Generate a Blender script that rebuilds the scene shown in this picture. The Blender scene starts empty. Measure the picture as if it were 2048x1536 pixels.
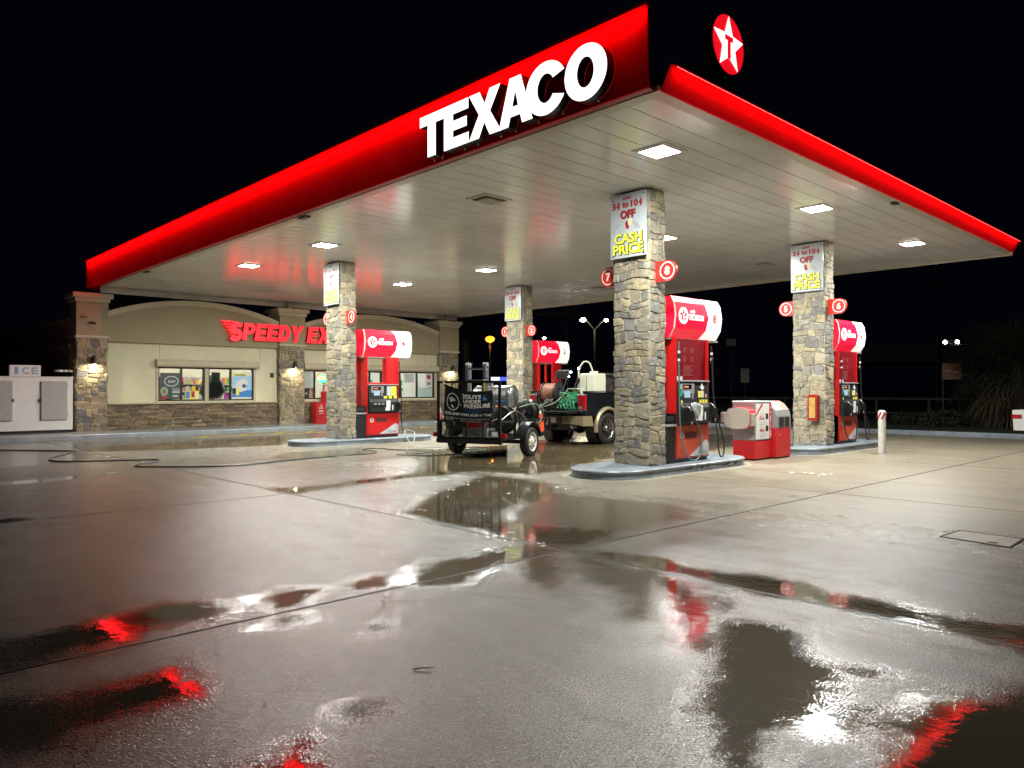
import bpy, math, random
import numpy as np
from mathutils import Vector, Matrix
R = math.radians
random.seed(7)
scene = bpy.context.scene

# ------------------------------------------------------------------ camera, world, exposure
cam_d = bpy.data.cameras.new('camera'); cam = bpy.data.objects.new('camera', cam_d)
scene.collection.objects.link(cam); scene.camera = cam
yaw, pitch, roll = 0.8143, 0.0083, -0.0019
_d = Vector((math.cos(yaw)*math.cos(pitch), math.sin(yaw)*math.cos(pitch), math.sin(pitch)))
_r = Vector((math.sin(yaw), -math.cos(yaw), 0)); _u = _r.cross(_d)
_r2 = _r*math.cos(roll)+_u*math.sin(roll); _u2 = -_r*math.sin(roll)+_u*math.cos(roll)
cam.matrix_world = Matrix((( _r2.x, _u2.x, -_d.x, -7.418), (_r2.y, _u2.y, -_d.y, -5.31), (_r2.z, _u2.z, -_d.z, 1.5), (0, 0, 0, 1)))
cam_d.sensor_width = 36; cam_d.lens = 36*1505.2/2048
cam_d.clip_start = 0.05; cam_d.clip_end = 2000

world = bpy.data.worlds.new('World'); scene.world = world; world.use_nodes = True
bg = world.node_tree.nodes['Background']
bg.inputs[0].default_value = (0.42, 0.48, 1.0, 1); bg.inputs[1].default_value = 0.0020      # a black, faintly blue night sky
scene.view_settings.view_transform = 'Standard'; scene.view_settings.look = 'None'
scene.view_settings.exposure = 0; scene.view_settings.gamma = 1
scene.render.engine = 'CYCLES'
cy = scene.cycles
cy.max_bounces = 7; cy.diffuse_bounces = 4; cy.glossy_bounces = 4; cy.transmission_bounces = 4; cy.transparent_max_bounces = 8
cy.sample_clamp_indirect = 6; cy.sample_clamp_direct = 0
cy.caustics_reflective = False; cy.caustics_refractive = False
cy.use_denoising = True
cy.denoiser = 'OPENIMAGEDENOISE'
try: cy.use_light_tree = True
except Exception: pass

LED_W = 408.0      # watts of a canopy light, downward part
GLOW_W = 3.0     # watts its drop lens throws sideways

# ------------------------------------------------------------------ materials
MATS = {}
def newmat(name):
    m = bpy.data.materials.new(name); m.use_nodes = True
    nt = m.node_tree; b = nt.nodes['Principled BSDF']
    return m, nt, b
def N(nt, t, **k):
    n = nt.nodes.new(t)
    for a, v in k.items(): setattr(n, a, v)
    return n
def coords(nt):
    return N(nt, 'ShaderNodeTexCoord').outputs['Object']
def mat(name, col, rough=0.5, metal=0.0, var=0.0, vscale=3.0, bump=0.0, bscale=40.0, emit=0.0, ecol=None, coat=0.0, spec=0.5, dirt=None, alpha=1.0):
    if name in MATS: return MATS[name]
    m, nt, b = newmat(name); L = nt.links
    b.inputs['Base Color'].default_value = (*col, 1); b.inputs['Roughness'].default_value = rough
    b.inputs['Metallic'].default_value = metal; b.inputs['Coat Weight'].default_value = coat
    b.inputs['Coat Roughness'].default_value = 0.08
    b.inputs['Specular IOR Level'].default_value = spec
    if var > 0 or bump > 0:
        co = coords(nt)
    if var > 0:
        nz = N(nt, 'ShaderNodeTexNoise'); nz.inputs['Scale'].default_value = vscale; nz.inputs['Detail'].default_value = 6; nz.inputs['Roughness'].default_value = .65
        L.new(co, nz.inputs['Vector'])
        mr = N(nt, 'ShaderNodeMapRange'); mr.inputs[1].default_value = .3; mr.inputs[2].default_value = .7
        L.new(nz.outputs['Fac'], mr.inputs[0])
        mx = N(nt, 'ShaderNodeMix', data_type='RGBA')
        dc = dirt or tuple(c*(1-var) for c in col)
        mx.inputs[6].default_value = (*dc, 1) ; mx.inputs[7].default_value = (*[min(1, c*(1+var*.3)) for c in col], 1)
        L.new(mr.outputs[0], mx.inputs[0]); L.new(mx.outputs[2], b.inputs['Base Color'])
        mr2 = N(nt, 'ShaderNodeMapRange'); mr2.inputs[3].default_value = min(1, rough*1.25); mr2.inputs[4].default_value = rough*.85
        L.new(nz.outputs['Fac'], mr2.inputs[0]); L.new(mr2.outputs[0], b.inputs['Roughness'])
    if bump > 0:
        nb = N(nt, 'ShaderNodeTexNoise'); nb.inputs['Scale'].default_value = bscale; nb.inputs['Detail'].default_value = 5
        L.new(co, nb.inputs['Vector'])
        bp = N(nt, 'ShaderNodeBump'); bp.inputs['Strength'].default_value = bump; bp.inputs['Distance'].default_value = .02
        L.new(nb.outputs['Fac'], bp.inputs['Height']); L.new(bp.outputs[0], b.inputs['Normal'])
    if emit > 0:
        b.inputs['Emission Color'].default_value = (*(ecol or col), 1); b.inputs['Emission Strength'].default_value = emit
    if emit > 0: m.cycles.emission_sampling = 'NONE' if emit < 3 or name in ('red_led_strip', 'led_lens', 'wall_lamp_led') or 'street' in name or 'sodium' in name else 'AUTO'
    MATS[name] = m
    return m

def stone_mat(name):
    m, nt, b = newmat(name); L = nt.links
    at = N(nt, 'ShaderNodeAttribute', attribute_name='Col'); co = coords(nt)
    nz = N(nt, 'ShaderNodeTexNoise'); nz.inputs['Scale'].default_value = 9; nz.inputs['Detail'].default_value = 8; nz.inputs['Roughness'].default_value = .7
    L.new(co, nz.inputs['Vector'])
    mr = N(nt, 'ShaderNodeMapRange'); mr.inputs[1].default_value = .3; mr.inputs[2].default_value = .7; mr.inputs[3].default_value = .48; mr.inputs[4].default_value = 1.15
    L.new(nz.outputs['Fac'], mr.inputs[0])
    mx = N(nt, 'ShaderNodeVectorMath', operation='SCALE'); L.new(at.outputs['Color'], mx.inputs[0]); L.new(mr.outputs[0], mx.inputs[3])
    L.new(mx.outputs[0], b.inputs['Base Color'])
    b.inputs['Roughness'].default_value = .72
    n2 = N(nt, 'ShaderNodeTexNoise'); n2.inputs['Scale'].default_value = 22; n2.inputs['Detail'].default_value = 9; n2.inputs['Roughness'].default_value = .65
    n2.inputs['Distortion'].default_value = .6
    L.new(co, n2.inputs['Vector'])
    bp = N(nt, 'ShaderNodeBump'); bp.inputs['Strength'].default_value = .6; bp.inputs['Distance'].default_value = .02
    L.new(n2.outputs['Fac'], bp.inputs['Height']); L.new(bp.outputs[0], b.inputs['Normal'])
    MATS[name] = m; return m

M_stone = stone_mat('field_stone')
M_mortar = mat('mortar', (.46, .41, .30), .9, var=.25, vscale=12, bump=.5, bscale=60)
M_red = mat('pump_red', (.62, .012, .014), .28, var=.12, vscale=5, coat=.4)
M_red_dull = mat('worn_orange_red', (.58, .07, .03), .5, var=.3, vscale=6)
M_fascia = mat('fascia_red', (.80, .012, .024), .75, var=.10, vscale=1.2, spec=.12)
M_white = mat('white_paint', (.74, .74, .72), .4, var=.08, vscale=7)
M_white_dirty = mat('dirty_white', (.62, .61, .57), .5, var=.25, vscale=5, bump=.1)
M_black = mat('black_plastic', (.014, .014, .016), .38, var=.3, vscale=9, bump=.05)
M_blackgloss = mat('black_gloss', (.008, .009, .012), .12, coat=.8)
M_rubber = mat('rubber', (.012, .012, .012), .6, var=.2, bump=.2, bscale=80)
M_dark_steel = mat('black_steel', (.02, .02, .022), .35, metal=.3, var=.35, vscale=20, bump=.1)
M_steel = mat('steel', (.62, .63, .64), .3, metal=1, var=.2, vscale=14)
M_alu = mat('aluminium', (.72, .73, .74), .34, metal=1, var=.15, vscale=20)
M_grey = mat('grey_paint', (.30, .30, .31), .42, var=.15, vscale=8)
M_lightgrey = mat('light_grey_panel', (.27, .265, .26), .4, var=.08, vscale=8)
M_tan = mat('tan_metallic', (.34, .29, .17), .3, metal=.35, coat=.6, var=.06)
M_yellow = mat('yellow_label', (.85, .78, .08), .5)
M_green = mat('green_label', (.02, .35, .16), .5)
M_paper = mat('paper', (.72, .73, .72), .6, var=.05, vscale=20)
M_txtred = mat('sign_red_ink', (.42, .012, .02), .5)
M_txtblack = mat('sign_black_ink', (.015, .015, .015), .5)
M_txtgrey = mat('sign_grey_ink', (.25, .25, .26), .5)
M_txtyel = mat('sign_yellow_ink', (.80, .82, .06), .5)
M_curb = mat('blue_grey_kerb_paint', (.26, .31, .37), .32, var=.45, vscale=3.5, bump=.35, bscale=14, dirt=(.15, .175, .20))
M_cap = mat('stucco_trim', (.52, .46, .33), .85, var=.12, vscale=4, bump=.25, bscale=120)
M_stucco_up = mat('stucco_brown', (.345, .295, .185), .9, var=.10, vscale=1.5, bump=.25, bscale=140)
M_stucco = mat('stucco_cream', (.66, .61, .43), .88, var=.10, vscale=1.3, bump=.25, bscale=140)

# ------------------------------------------------------------------ mesh helpers
class MB:
    def __init__(s, X=None): s.v = []; s.f = []; s.m = []; s.c = []; s.mats = []; s.X = X; s.smooth = set()
    def mi(s, m):
        if m not in s.mats: s.mats.append(m)
        return s.mats.index(m)
    def add(s, vs, fs, m, col=None, smooth=False, X=None):
        o = len(s.v); X = X if X is not None else s.X
        for p in vs:
            if X is not None: p = X @ Vector(p)
            s.v.append((p[0], p[1], p[2]))
        k = s.mi(m)
        for f in fs:
            if smooth: s.smooth.add(len(s.f))
            s.f.append([o+i for i in f]); s.m.append(k); s.c.append(col or (1, 1, 1))
    def box(s, x0, x1, y0, y1, z0, z1, m, X=None, col=None):
        if x1 < x0: x0, x1 = x1, x0
        if y1 < y0: y0, y1 = y1, y0
        if z1 < z0: z0, z1 = z1, z0
        v = [(x0,y0,z0),(x1,y0,z0),(x1,y1,z0),(x0,y1,z0),(x0,y0,z1),(x1,y0,z1),(x1,y1,z1),(x0,y1,z1)]
        s.add(v, [(0,3,2,1),(4,5,6,7),(0,1,5,4),(1,2,6,5),(2,3,7,6),(3,0,4,7)], m, col, X=X)
    def cyl(s, a, b, r, m, r2=None, n=16, cap=True, X=None, smooth=True):
        a = Vector(a); b = Vector(b); r2 = r if r2 is None else r2
        d = (b-a).normalized(); t = Vector((0,0,1)) if abs(d.z) < .9 else Vector((1,0,0))
        u = d.cross(t).normalized(); w = d.cross(u)
        vs = []
        for P, rr in ((a, r), (b, r2)):
            for i in range(n):
                q = 2*math.pi*i/n; vs.append(P+u*(rr*math.cos(q))+w*(rr*math.sin(q)))
        s.add(vs, [(i, n+i, n+(i+1)%n, (i+1)%n) for i in range(n)], m, smooth=smooth, X=X)
        if cap: s.add(vs, [tuple(range(n)), tuple(range(2*n-1, n-1, -1))], m, X=X)
    def tube(s, pts, r, m, n=8, X=None, closed=False):
        P = [Vector(p) for p in pts]; vs = []; fs = []
        prev = None
        for i, p in enumerate(P):
            d = (P[min(i+1, len(P)-1)]-P[max(i-1, 0)])
            if closed: d = P[(i+1) % len(P)]-P[i-1]
            d = d.normalized() if d.length > 1e-9 else Vector((0,0,1))
            t = prev if prev is not None else (Vector((0,0,1)) if abs(d.z) < .9 else Vector((1,0,0)))
            u = d.cross(t)
            if u.length < 1e-6: u = d.cross(Vector((0,1,0)))
            u.normalize(); w = u.cross(d); prev = w
            rr = r[i] if isinstance(r, (list, tuple)) else r
            for k in range(n):
                q = 2*math.pi*k/n; vs.append(p+u*(rr*math.cos(q))+w*(rr*math.sin(q)))
        M_ = len(P) if closed else len(P)-1
        for i in range(M_):
            a = i*n; b = ((i+1) % len(P))*n
            for k in range(n): fs.append((a+k, a+(k+1)%n, b+(k+1)%n, b+k))
        s.add(vs, fs, m, smooth=True, X=X)
        if not closed: s.add(vs, [tuple(range(n-1, -1, -1)), tuple(range(len(vs)-n, len(vs)))], m, X=X)
    def prism(s, poly, f, d0, d1, m, m_side=None, X=None, caps=True):
        """poly: 2D points; f(u,v,d)->3D point; extruded from d0 to d1"""
        n = len(poly); vs = [f(u, v, d0) for u, v in poly]+[f(u, v, d1) for u, v in poly]
        s.add(vs, [(i, (i+1)%n, n+(i+1)%n, n+i) for i in range(n)], m_side or m, X=X)
        if caps: s.add(vs, [tuple(range(n-1, -1, -1)), tuple(range(n, 2*n))], m, X=X)
    def lathe(s, prof, m, c=(0,0,0), n=24, X=None, axis='z', smooth=True, caps=True):
        vs = []; fs = []
        for r, z in prof:
            for k in range(n):
                q = 2*math.pi*k/n; a, b = r*math.cos(q), r*math.sin(q)
                if axis == 'z': p = (c[0]+a, c[1]+b, c[2]+z)
                elif axis == 'x': p = (c[0]+z, c[1]+a, c[2]+b)
                else: p = (c[0]+a, c[1]+z, c[2]+b)
                vs.append(p)
        for i in range(len(prof)-1):
            for k in range(n): fs.append((i*n+k, i*n+(k+1)%n, (i+1)*n+(k+1)%n, (i+1)*n+k))
        s.add(vs, fs, m, smooth=smooth, X=X)
        if caps and prof[0][0] > 1e-4: s.add(vs, [tuple(range(n))], m, X=X)
        if caps and prof[-1][0] > 1e-4: s.add(vs, [tuple(range(len(vs)-1, len(vs)-1-n, -1))], m, X=X)
    def build(s, name, parent=None, bevel=0.0, loc=None, segs=2):
        me = bpy.data.meshes.new(name)
        me.from_pydata(s.v, [], s.f); 
        for m in s.mats: me.materials.append(m)
        me.polygons.foreach_set('material_index', s.m)
        sm = np.zeros(len(s.f), dtype=bool)
        if s.smooth: sm[list(s.smooth)] = True
        me.polygons.foreach_set('use_smooth', sm)
        if any(c != (1,1,1) for c in s.c):
            ca = me.color_attributes.new('Col', 'FLOAT_COLOR', 'CORNER')
            arr = np.ones((len(me.loops), 4), dtype=np.float32); k = 0
            for f, c in zip(s.f, s.c):
                arr[k:k+len(f), :3] = c; k += len(f)
            ca.data.foreach_set('color', arr.ravel())
        me.update(); me.validate()
        o = bpy.data.objects.new(name, me); scene.collection.objects.link(o)
        if parent is not None: o.parent = parent
        if loc: o.location = loc
        if bevel > 0:
            b = o.modifiers.new('bevel', 'BEVEL'); b.width = bevel; b.segments = segs; b.limit_method = 'ANGLE'; b.angle_limit = R(40)
            b.harden_normals = False
        return o

def tag(o, label, cat, group=None, kind=None):
    if label: o['label'] = label
    if cat: o['category'] = cat
    if group: o['group'] = group
    if kind: o['kind'] = kind
    return o
def thing(name, label, cat, loc=(0,0,0), rz=0, group=None):
    o = bpy.data.objects.new(name, None); scene.collection.objects.link(o)
    o.empty_display_size = .2; o.location = loc; o.rotation_euler = (0, 0, rz)
    return tag(o, label, cat, group)
def area_lamp(name, parent, loc, sx, sy, watts, col, rot=(0,0,0)):
    d = bpy.data.lights.new(name, 'AREA'); d.shape = 'RECTANGLE'; d.size = sx; d.size_y = sy; d.energy = watts; d.color = col
    o = bpy.data.objects.new(name, d); scene.collection.objects.link(o); o.parent = parent; o.location = loc; o.rotation_euler = rot; return o
def point_lamp(name, parent, loc, r, watts, col):
    d = bpy.data.lights.new(name, 'POINT'); d.shadow_soft_size = r; d.energy = watts; d.color = col
    o = bpy.data.objects.new(name, d); scene.collection.objects.link(o); o.parent = parent; o.location = loc; return o
def struct(o): o['kind'] = 'structure'; return o
def copy_tree(o, parent=None):
    c = o.copy(); scene.collection.objects.link(c); c.parent = parent
    for ch in o.children: copy_tree(ch, c)
    return c

# text set in the built-in font, returned as flat triangles
_tc = {}
def text_tris(s, bold=0.0, shear=0.0, extrude=0.0, spacing=1.0):
    k = (s, bold, shear, extrude, spacing)
    if k in _tc: return _tc[k]
    cu = bpy.data.curves.new('t', 'FONT'); cu.body = s; cu.size = 1; cu.offset = bold; cu.shear = shear; cu.extrude = extrude
    cu.align_x = 'CENTER'; cu.align_y = 'CENTER'; cu.resolution_u = 3; cu.space_character = spacing
    ob = bpy.data.objects.new('t', cu); scene.collection.objects.link(ob)
    dg = bpy.context.evaluated_depsgraph_get(); dg.update()
    me = bpy.data.meshes.new_from_object(ob.evaluated_get(dg))
    vs = [tuple(v.co) for v in me.vertices]; fs = [tuple(p.vertices) for p in me.polygons]
    bpy.data.objects.remove(ob); bpy.data.curves.remove(cu); bpy.data.meshes.remove(me)
    if vs:
        xs = [v[0] for v in vs]; ys = [v[1] for v in vs]
        cx, cyy = (min(xs)+max(xs))/2, (min(ys)+max(ys))/2
        w, h = max(xs)-min(xs), max(ys)-min(ys)
        vs = [((v[0]-cx), (v[1]-cyy), v[2]) for v in vs]
    else: w = h = 1
    _tc[k] = (vs, fs, w, h); return _tc[k]
def put_text(mb, s, c, ux, uy, m, width=None, height=None, bold=.02, shear=0, extrude=0.0, X=None, spacing=1.0):
    """centred at c, reading along ux, up along uy; fitted to width and/or height"""
    vs, fs, w, h = text_tris(s, bold, shear, 0.5 if extrude else 0, spacing)
    sx = (width/w) if width else height/h; sy = (height/h) if height else sx
    c = Vector(c); ux = Vector(ux); uy = Vector(uy); n = ux.cross(uy)
    P = [c+ux*(v[0]*sx)+uy*(v[1]*sy)+n*((v[2]+.5)*extrude if extrude else 0) for v in vs]
    mb.add(P, fs, m, X=X)

def star_pts(r, ri=.40, n=5, rot=90):
    out = []
    for k in range(2*n):
        a = R(rot+180*k/n); q = r if k % 2 == 0 else r*ri
        out.append((q*math.cos(a), q*math.sin(a)))
    return out
def flat_poly(mb, pts, c, ux, uy, d, m, fan=True):
    c = Vector(c); ux = Vector(ux); uy = Vector(uy); n = ux.cross(uy)
    P = [c+ux*p[0]+uy*p[1]+n*d for p in pts]
    if fan:
        cc = c+n*d; k = len(P); mb.add(P+[cc], [(i, (i+1)%k, k) for i in range(k)], m)
    else: mb.add(P, [tuple(range(len(P)))], m)
def disc_pts(r, n=40, sx=1): return [(r*sx*math.cos(2*math.pi*k/n), r*math.sin(2*math.pi*k/n)) for k in range(n)]
def t_pts(r):    # the block T that stands in the star
    return [(-.25*r,.20*r),(.25*r,.20*r),(.25*r,.08*r),(.075*r,.08*r),(.075*r,-.36*r),(-.075*r,-.36*r),(-.075*r,.08*r),(-.25*r,.08*r)]
def star_logo(mb, c, ux, uy, r, m_disc, m_star, m_t, d=.003, disc=True):
    if disc: flat_poly(mb, disc_pts(r), c, ux, uy, 0, m_disc)
    flat_poly(mb, star_pts(r*.93, .42), c, ux, uy, d, m_star)
    c = Vector(c)
    T = t_pts(r); 
    flat_poly(mb, [T[0], T[1], T[2], T[7]], c, ux, uy, 2*d, m_t, fan=False)
    flat_poly(mb, [T[6], T[3], T[4], T[5]], c, ux, uy, 2*d, m_t, fan=False)

# ------------------------------------------------------------------ stonework
PAL_FIELD = [(.40,.345,.24),(.44,.375,.25),(.36,.315,.23),(.31,.28,.225),(.42,.36,.25),(.27,.255,.225),(.24,.228,.205),(.34,.30,.225),(.40,.35,.26),(.26,.25,.235),(.38,.33,.235),(.46,.38,.24),(.29,.26,.21)]
PAL_DARK = [(.27,.22,.14),(.31,.25,.15),(.20,.17,.13),(.24,.20,.15),(.15,.15,.16),(.30,.24,.17),(.19,.165,.14)]
PAL_LEDGE = [(.22,.15,.085),(.27,.185,.10),(.18,.125,.08),(.30,.21,.12),(.15,.11,.08),(.24,.175,.11),(.20,.155,.11),(.34,.25,.145)]
def split(x0, y0, x1, y1, rnd, out, wmin, hmin, wmax, hmax):
    w, h = x1-x0, y1-y0
    can_v = w > 2*wmin; can_h = h > 2*hmin
    need = w > wmax or h > hmax
    if (not need and (rnd.random() < .55 or not (can_v or can_h))) or not (can_v or can_h): out.append((x0, y0, x1, y1)); return
    if can_v and (not can_h or w/wmax > h/hmax*rnd.uniform(.7, 1.4)):
        t = x0+rnd.uniform(wmin, w-wmin); split(x0,y0,t,y1,rnd,out,wmin,hmin,wmax,hmax); split(t,y0,x1,y1,rnd,out,wmin,hmin,wmax,hmax)
    else:
        t = y0+rnd.uniform(hmin, h-hmin); split(x0,y0,x1,t,rnd,out,wmin,hmin,wmax,hmax); split(x0,t,x1,y1,rnd,out,wmin,hmin,wmax,hmax)
def stone_face(mb, W, H, f, rnd, pal, wmin=.08, hmin=.075, wmax=.34, hmax=.27, gap=.007, depth=(.02,.05), over=0.0, jit=.02, cells=None):
    """f(u, v, d) maps the face to 3D; the stones stand out by d"""
    ph = [rnd.uniform(0, 6.28) for _ in range(4)]
    def wob(u, v):
        return (jit*math.sin(7.3*v+ph[0]+1.7*math.sin(5*u+ph[2])), jit*math.sin(8.1*u+ph[1]+1.9*math.sin(4.3*v+ph[3])))
    if cells is None:
        cells = []; split(0, 0, W, H, rnd, cells, wmin, hmin, wmax, hmax)
    for (x0, y0, x1, y1) in cells:
        w, h = x1-x0-2*gap, y1-y0-2*gap
        if w < .02 or h < .015: continue
        rc = min(w, h)*rnd.uniform(.08, .27); d = rnd.uniform(*depth); col = rnd.choice(pal); k = rnd.uniform(.85, 1.15); col = tuple(c*k for c in col)
        a0, b0, a1, b1 = x0+gap, y0+gap, x1-gap, y1-gap
        q = []
        for (cx_, cy_, sx, sy) in ((a0,b0,1,1),(a1,b0,-1,1),(a1,b1,-1,-1),(a0,b1,1,-1)):
            r1 = rc*rnd.uniform(.5, 1.3); r2 = rc*rnd.uniform(.5, 1.3)
            pa = (cx_+sx*r1, cy_); pb = (cx_, cy_+sy*r2); pm = (cx_+sx*r1*.32, cy_+sy*r2*.32)
            q += [pb, pm, pa] if (sx, sy) in ((1,1), (-1,-1)) else [pa, pm, pb]
        # mid points on the long edges
        pts = []
        for i in range(len(q)):
            pts.append(q[i]); nx = q[(i+1) % len(q)]
            if i % 3 == 2: pts.append(((q[i][0]+nx[0])/2+rnd.uniform(-.004,.004), (q[i][1]+nx[1])/2+rnd.uniform(-.004,.004)))
        cx_, cy_ = (x0+x1)/2, (y0+y1)/2
        rings = []
        tx, ty = rnd.uniform(-.25,.25), rnd.uniform(-.25,.25)
        for sc, dd in ((1, -.004), (.985, d*.55), (.93, d*.95), (.55, d*1.05)):
            ring = []
            for (u, v) in pts:
                uu = cx_+(u-cx_)*sc; vv = cy_+(v-cy_)*sc; j = wob(uu, vv)
                u2 = uu+j[0]; v2 = vv+j[1]
                u2 = min(max(u2, -over), W+over); v2 = min(max(v2, 0.0), H)
                dz = dd+((uu-cx_)*tx+(vv-cy_)*ty)*.35*(dd > 0)+(rnd.uniform(-.004,.004) if sc < .95 else 0)
                ring.append(f(u2, v2, dz))
            rings.append(ring)
        n = len(pts); vs = [p for r_ in rings for p in r_]; fs = []
        for i in range(3):
            for k2 in range(n): fs.append((i*n+k2, i*n+(k2+1)%n, (i+1)*n+(k2+1)%n, (i+1)*n+k2))
        j = wob(cx_, cy_); vs.append(f(cx_+j[0], cy_+j[1], d*1.08)); c_ = len(vs)-1
        for k2 in range(n): fs.append((3*n+k2, 3*n+(k2+1)%n, c_))
        mb.add(vs, fs, M_stone, col=col)
def stone_block(name, x0, x1, y0, y1, z0, z1, seed, pal=PAL_FIELD, parent=None, faces='xyXY', **k):
    rnd = random.Random(seed); mb = MB(); mb.box(x0, x1, y0, y1, z0, z1, M_mortar, col=(.25,.22,.16)); H = z1-z0
    if 'x' in faces: stone_face(mb, y1-y0, H, lambda u, v, d: (x0-d, y1-u, z0+v), rnd, pal, over=.03, **k)
    if 'X' in faces: stone_face(mb, y1-y0, H, lambda u, v, d: (x1+d, y0+u, z0+v), rnd, pal, over=.03, **k)
    if 'y' in faces: stone_face(mb, x1-x0, H, lambda u, v, d: (x0+u, y0-d, z0+v), rnd, pal, over=.03, **k)
    if 'Y' in faces: stone_face(mb, x1-x0, H, lambda u, v, d: (x1-u, y1+d, z0+v), rnd, pal, over=.03, **k)
    return mb.build(name, parent)

# ================================================================== SETTING
# ground beyond, forecourt slab with real puddle outlines
mb = MB(); mb.add([(-300,-300,-.02),(500,-300,-.02),(500,500,-.02),(-300,500,-.02)], [(0,1,2,3)], mat('dark_asphalt', (.035,.034,.033), .6, var=.3, vscale=.5, bump=.2, bscale=30))
struct(mb.build('ground'))

PUD = [  # outlines of the standing water (x, y in metres)
 [(-2.30,-1.52),(-2.40,-2.00),(-2.75,-2.42),(-3.40,-2.88),(-3.66,-2.92),(-3.70,-2.80),(-2.98,-2.20),(-2.60,-1.78)],
 [(-2.06,2.32),(-1.44,2.79),(-0.77,3.34),(-0.13,3.73),(0.77,4.29),(1.34,4.66),(1.44,3.84),(1.41,3.47),(0.87,2.51),(0.18,1.86),(-0.27,1.72),(-0.61,1.81),(-1.09,1.48),(-1.45,1.09),(-1.49,0.85),(-1.38,0.70),(-1.36,0.42),(-1.15,0.09),(-1.07,-0.19),(-1.55,-0.44),(-2.20,-0.44),(-2.25,-0.01),(-2.16,0.98),(-2.12,1.69)],
 [(-2.27,5.32),(-2.11,5.65),(-1.48,5.38),(-0.80,5.62),(-0.04,5.58),(0.67,5.87),(2.80,8.20),(3.94,8.98),(1.05,5.28),(-0.05,5.29),(-0.95,5.22),(-2.14,4.89)],
 [(-2.22,-0.46),(-2.26,-0.03),(-2.74,0.02),(-3.21,-0.01),(-3.69,-0.12),(-3.86,-0.31),(-3.97,-0.52),(-3.89,-0.72),(-3.65,-0.75),(-3.08,-0.60),(-2.79,-0.52),(-3.11,-0.94),(-3.28,-1.17),(-3.25,-1.28),(-2.85,-1.02),(-2.48,-0.59)],
 [(-2.17,-0.51),(-1.96,-0.88),(-1.79,-1.37),(-1.97,-1.86),(-1.81,-2.18),(-1.78,-2.52),(-1.85,-2.84),(-1.86,-3.09),(-1.84,-3.27),(-1.83,-3.54),(-1.88,-3.80),(-1.77,-4.09),(-1.65,-4.42),(-2.32,-4.52),(-2.27,-4.20),(-2.26,-3.83),(-2.24,-3.46),(-2.23,-3.14),(-2.26,-2.71),(-2.23,-2.41),(-2.21,-1.63)],
 [(-3.05,-2.67),(-2.95,-2.81),(-2.92,-3.01),(-2.88,-3.18),(-3.14,-3.36),(-3.40,-3.64),(-3.73,-3.78),(-3.83,-3.91),(-4.15,-3.95),(-4.19,-3.84),(-4.14,-3.72),(-4.32,-3.72),(-4.63,-3.82),(-4.88,-3.91),(-4.83,-3.76),(-4.58,-3.54),(-4.40,-3.37),(-4.16,-3.19),(-3.58,-2.95)],
 [(-3.34,-3.51),(-3.22,-3.67),(-3.24,-3.75),(-3.34,-3.75),(-3.42,-3.62)],
 [(-3.85,-3.96),(-3.46,-4.02),(-3.05,-4.34),(-2.85,-4.61),(-4.34,-4.83),(-4.93,-4.27),(-4.45,-4.11),(-4.15,-4.07)],
 [(-6.35,0.02),(-6.01,0.16),(-5.54,0.24),(-5.29,-0.00),(-5.24,-0.20),(-5.44,-0.38),(-5.77,-0.25),(-5.94,-0.44),(-6.20,-0.43),(-6.48,-0.30)],
 [(-5.06,-0.05),(-4.67,0.04),(-4.55,-0.19),(-4.86,-0.50),(-5.06,-0.44)],
 [(-5.28,-0.75),(-5.16,-0.62),(-4.92,-0.60),(-5.01,-0.80),(-5.17,-0.82)],
 [(-4.39,-0.27),(-4.06,-0.09),(-3.94,-0.30),(-4.23,-0.48),(-4.42,-0.42)],
 [(-6.15,-1.13),(-6.03,-1.06),(-5.93,-1.07),(-5.93,-1.34),(-6.00,-1.54),(-6.11,-1.54),(-6.45,-1.55),(-6.62,-1.35),(-6.40,-1.18)],
 [(-5.56,-2.19),(-5.44,-2.22),(-5.47,-2.31),(-5.57,-2.30)],
 [(-5.96,-2.35),(-5.80,-2.31),(-5.91,-2.60),(-6.14,-2.71),(-6.22,-2.63)],
 [(-4.78,-1.19),(-4.62,-1.21),(-4.75,-1.35),(-4.85,-1.34)],
 [(-2.65,15.47),(-1.34,17.20),(1.64,17.71),(4.10,18.09),(3.96,16.76),(2.20,14.21),(-0.71,14.64),(-2.03,15.29)],
 [(-5.16,9.58),(-4.31,9.54),(-3.47,9.80),(-3.04,9.97),(-3.58,9.35),(-4.41,9.05),(-5.24,9.03)],
 [(-5.82,5.25),(-5.55,5.38),(-5.32,4.96),(-5.65,4.77),(-5.88,4.86)],
 [(3.33,9.58),(4.86,10.05),(10.36,9.02),(5.71,5.34),(3.86,4.80),(3.08,4.23),(2.07,4.28),(1.76,5.28),(1.20,5.47),(1.71,6.91)],
]
 
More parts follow.
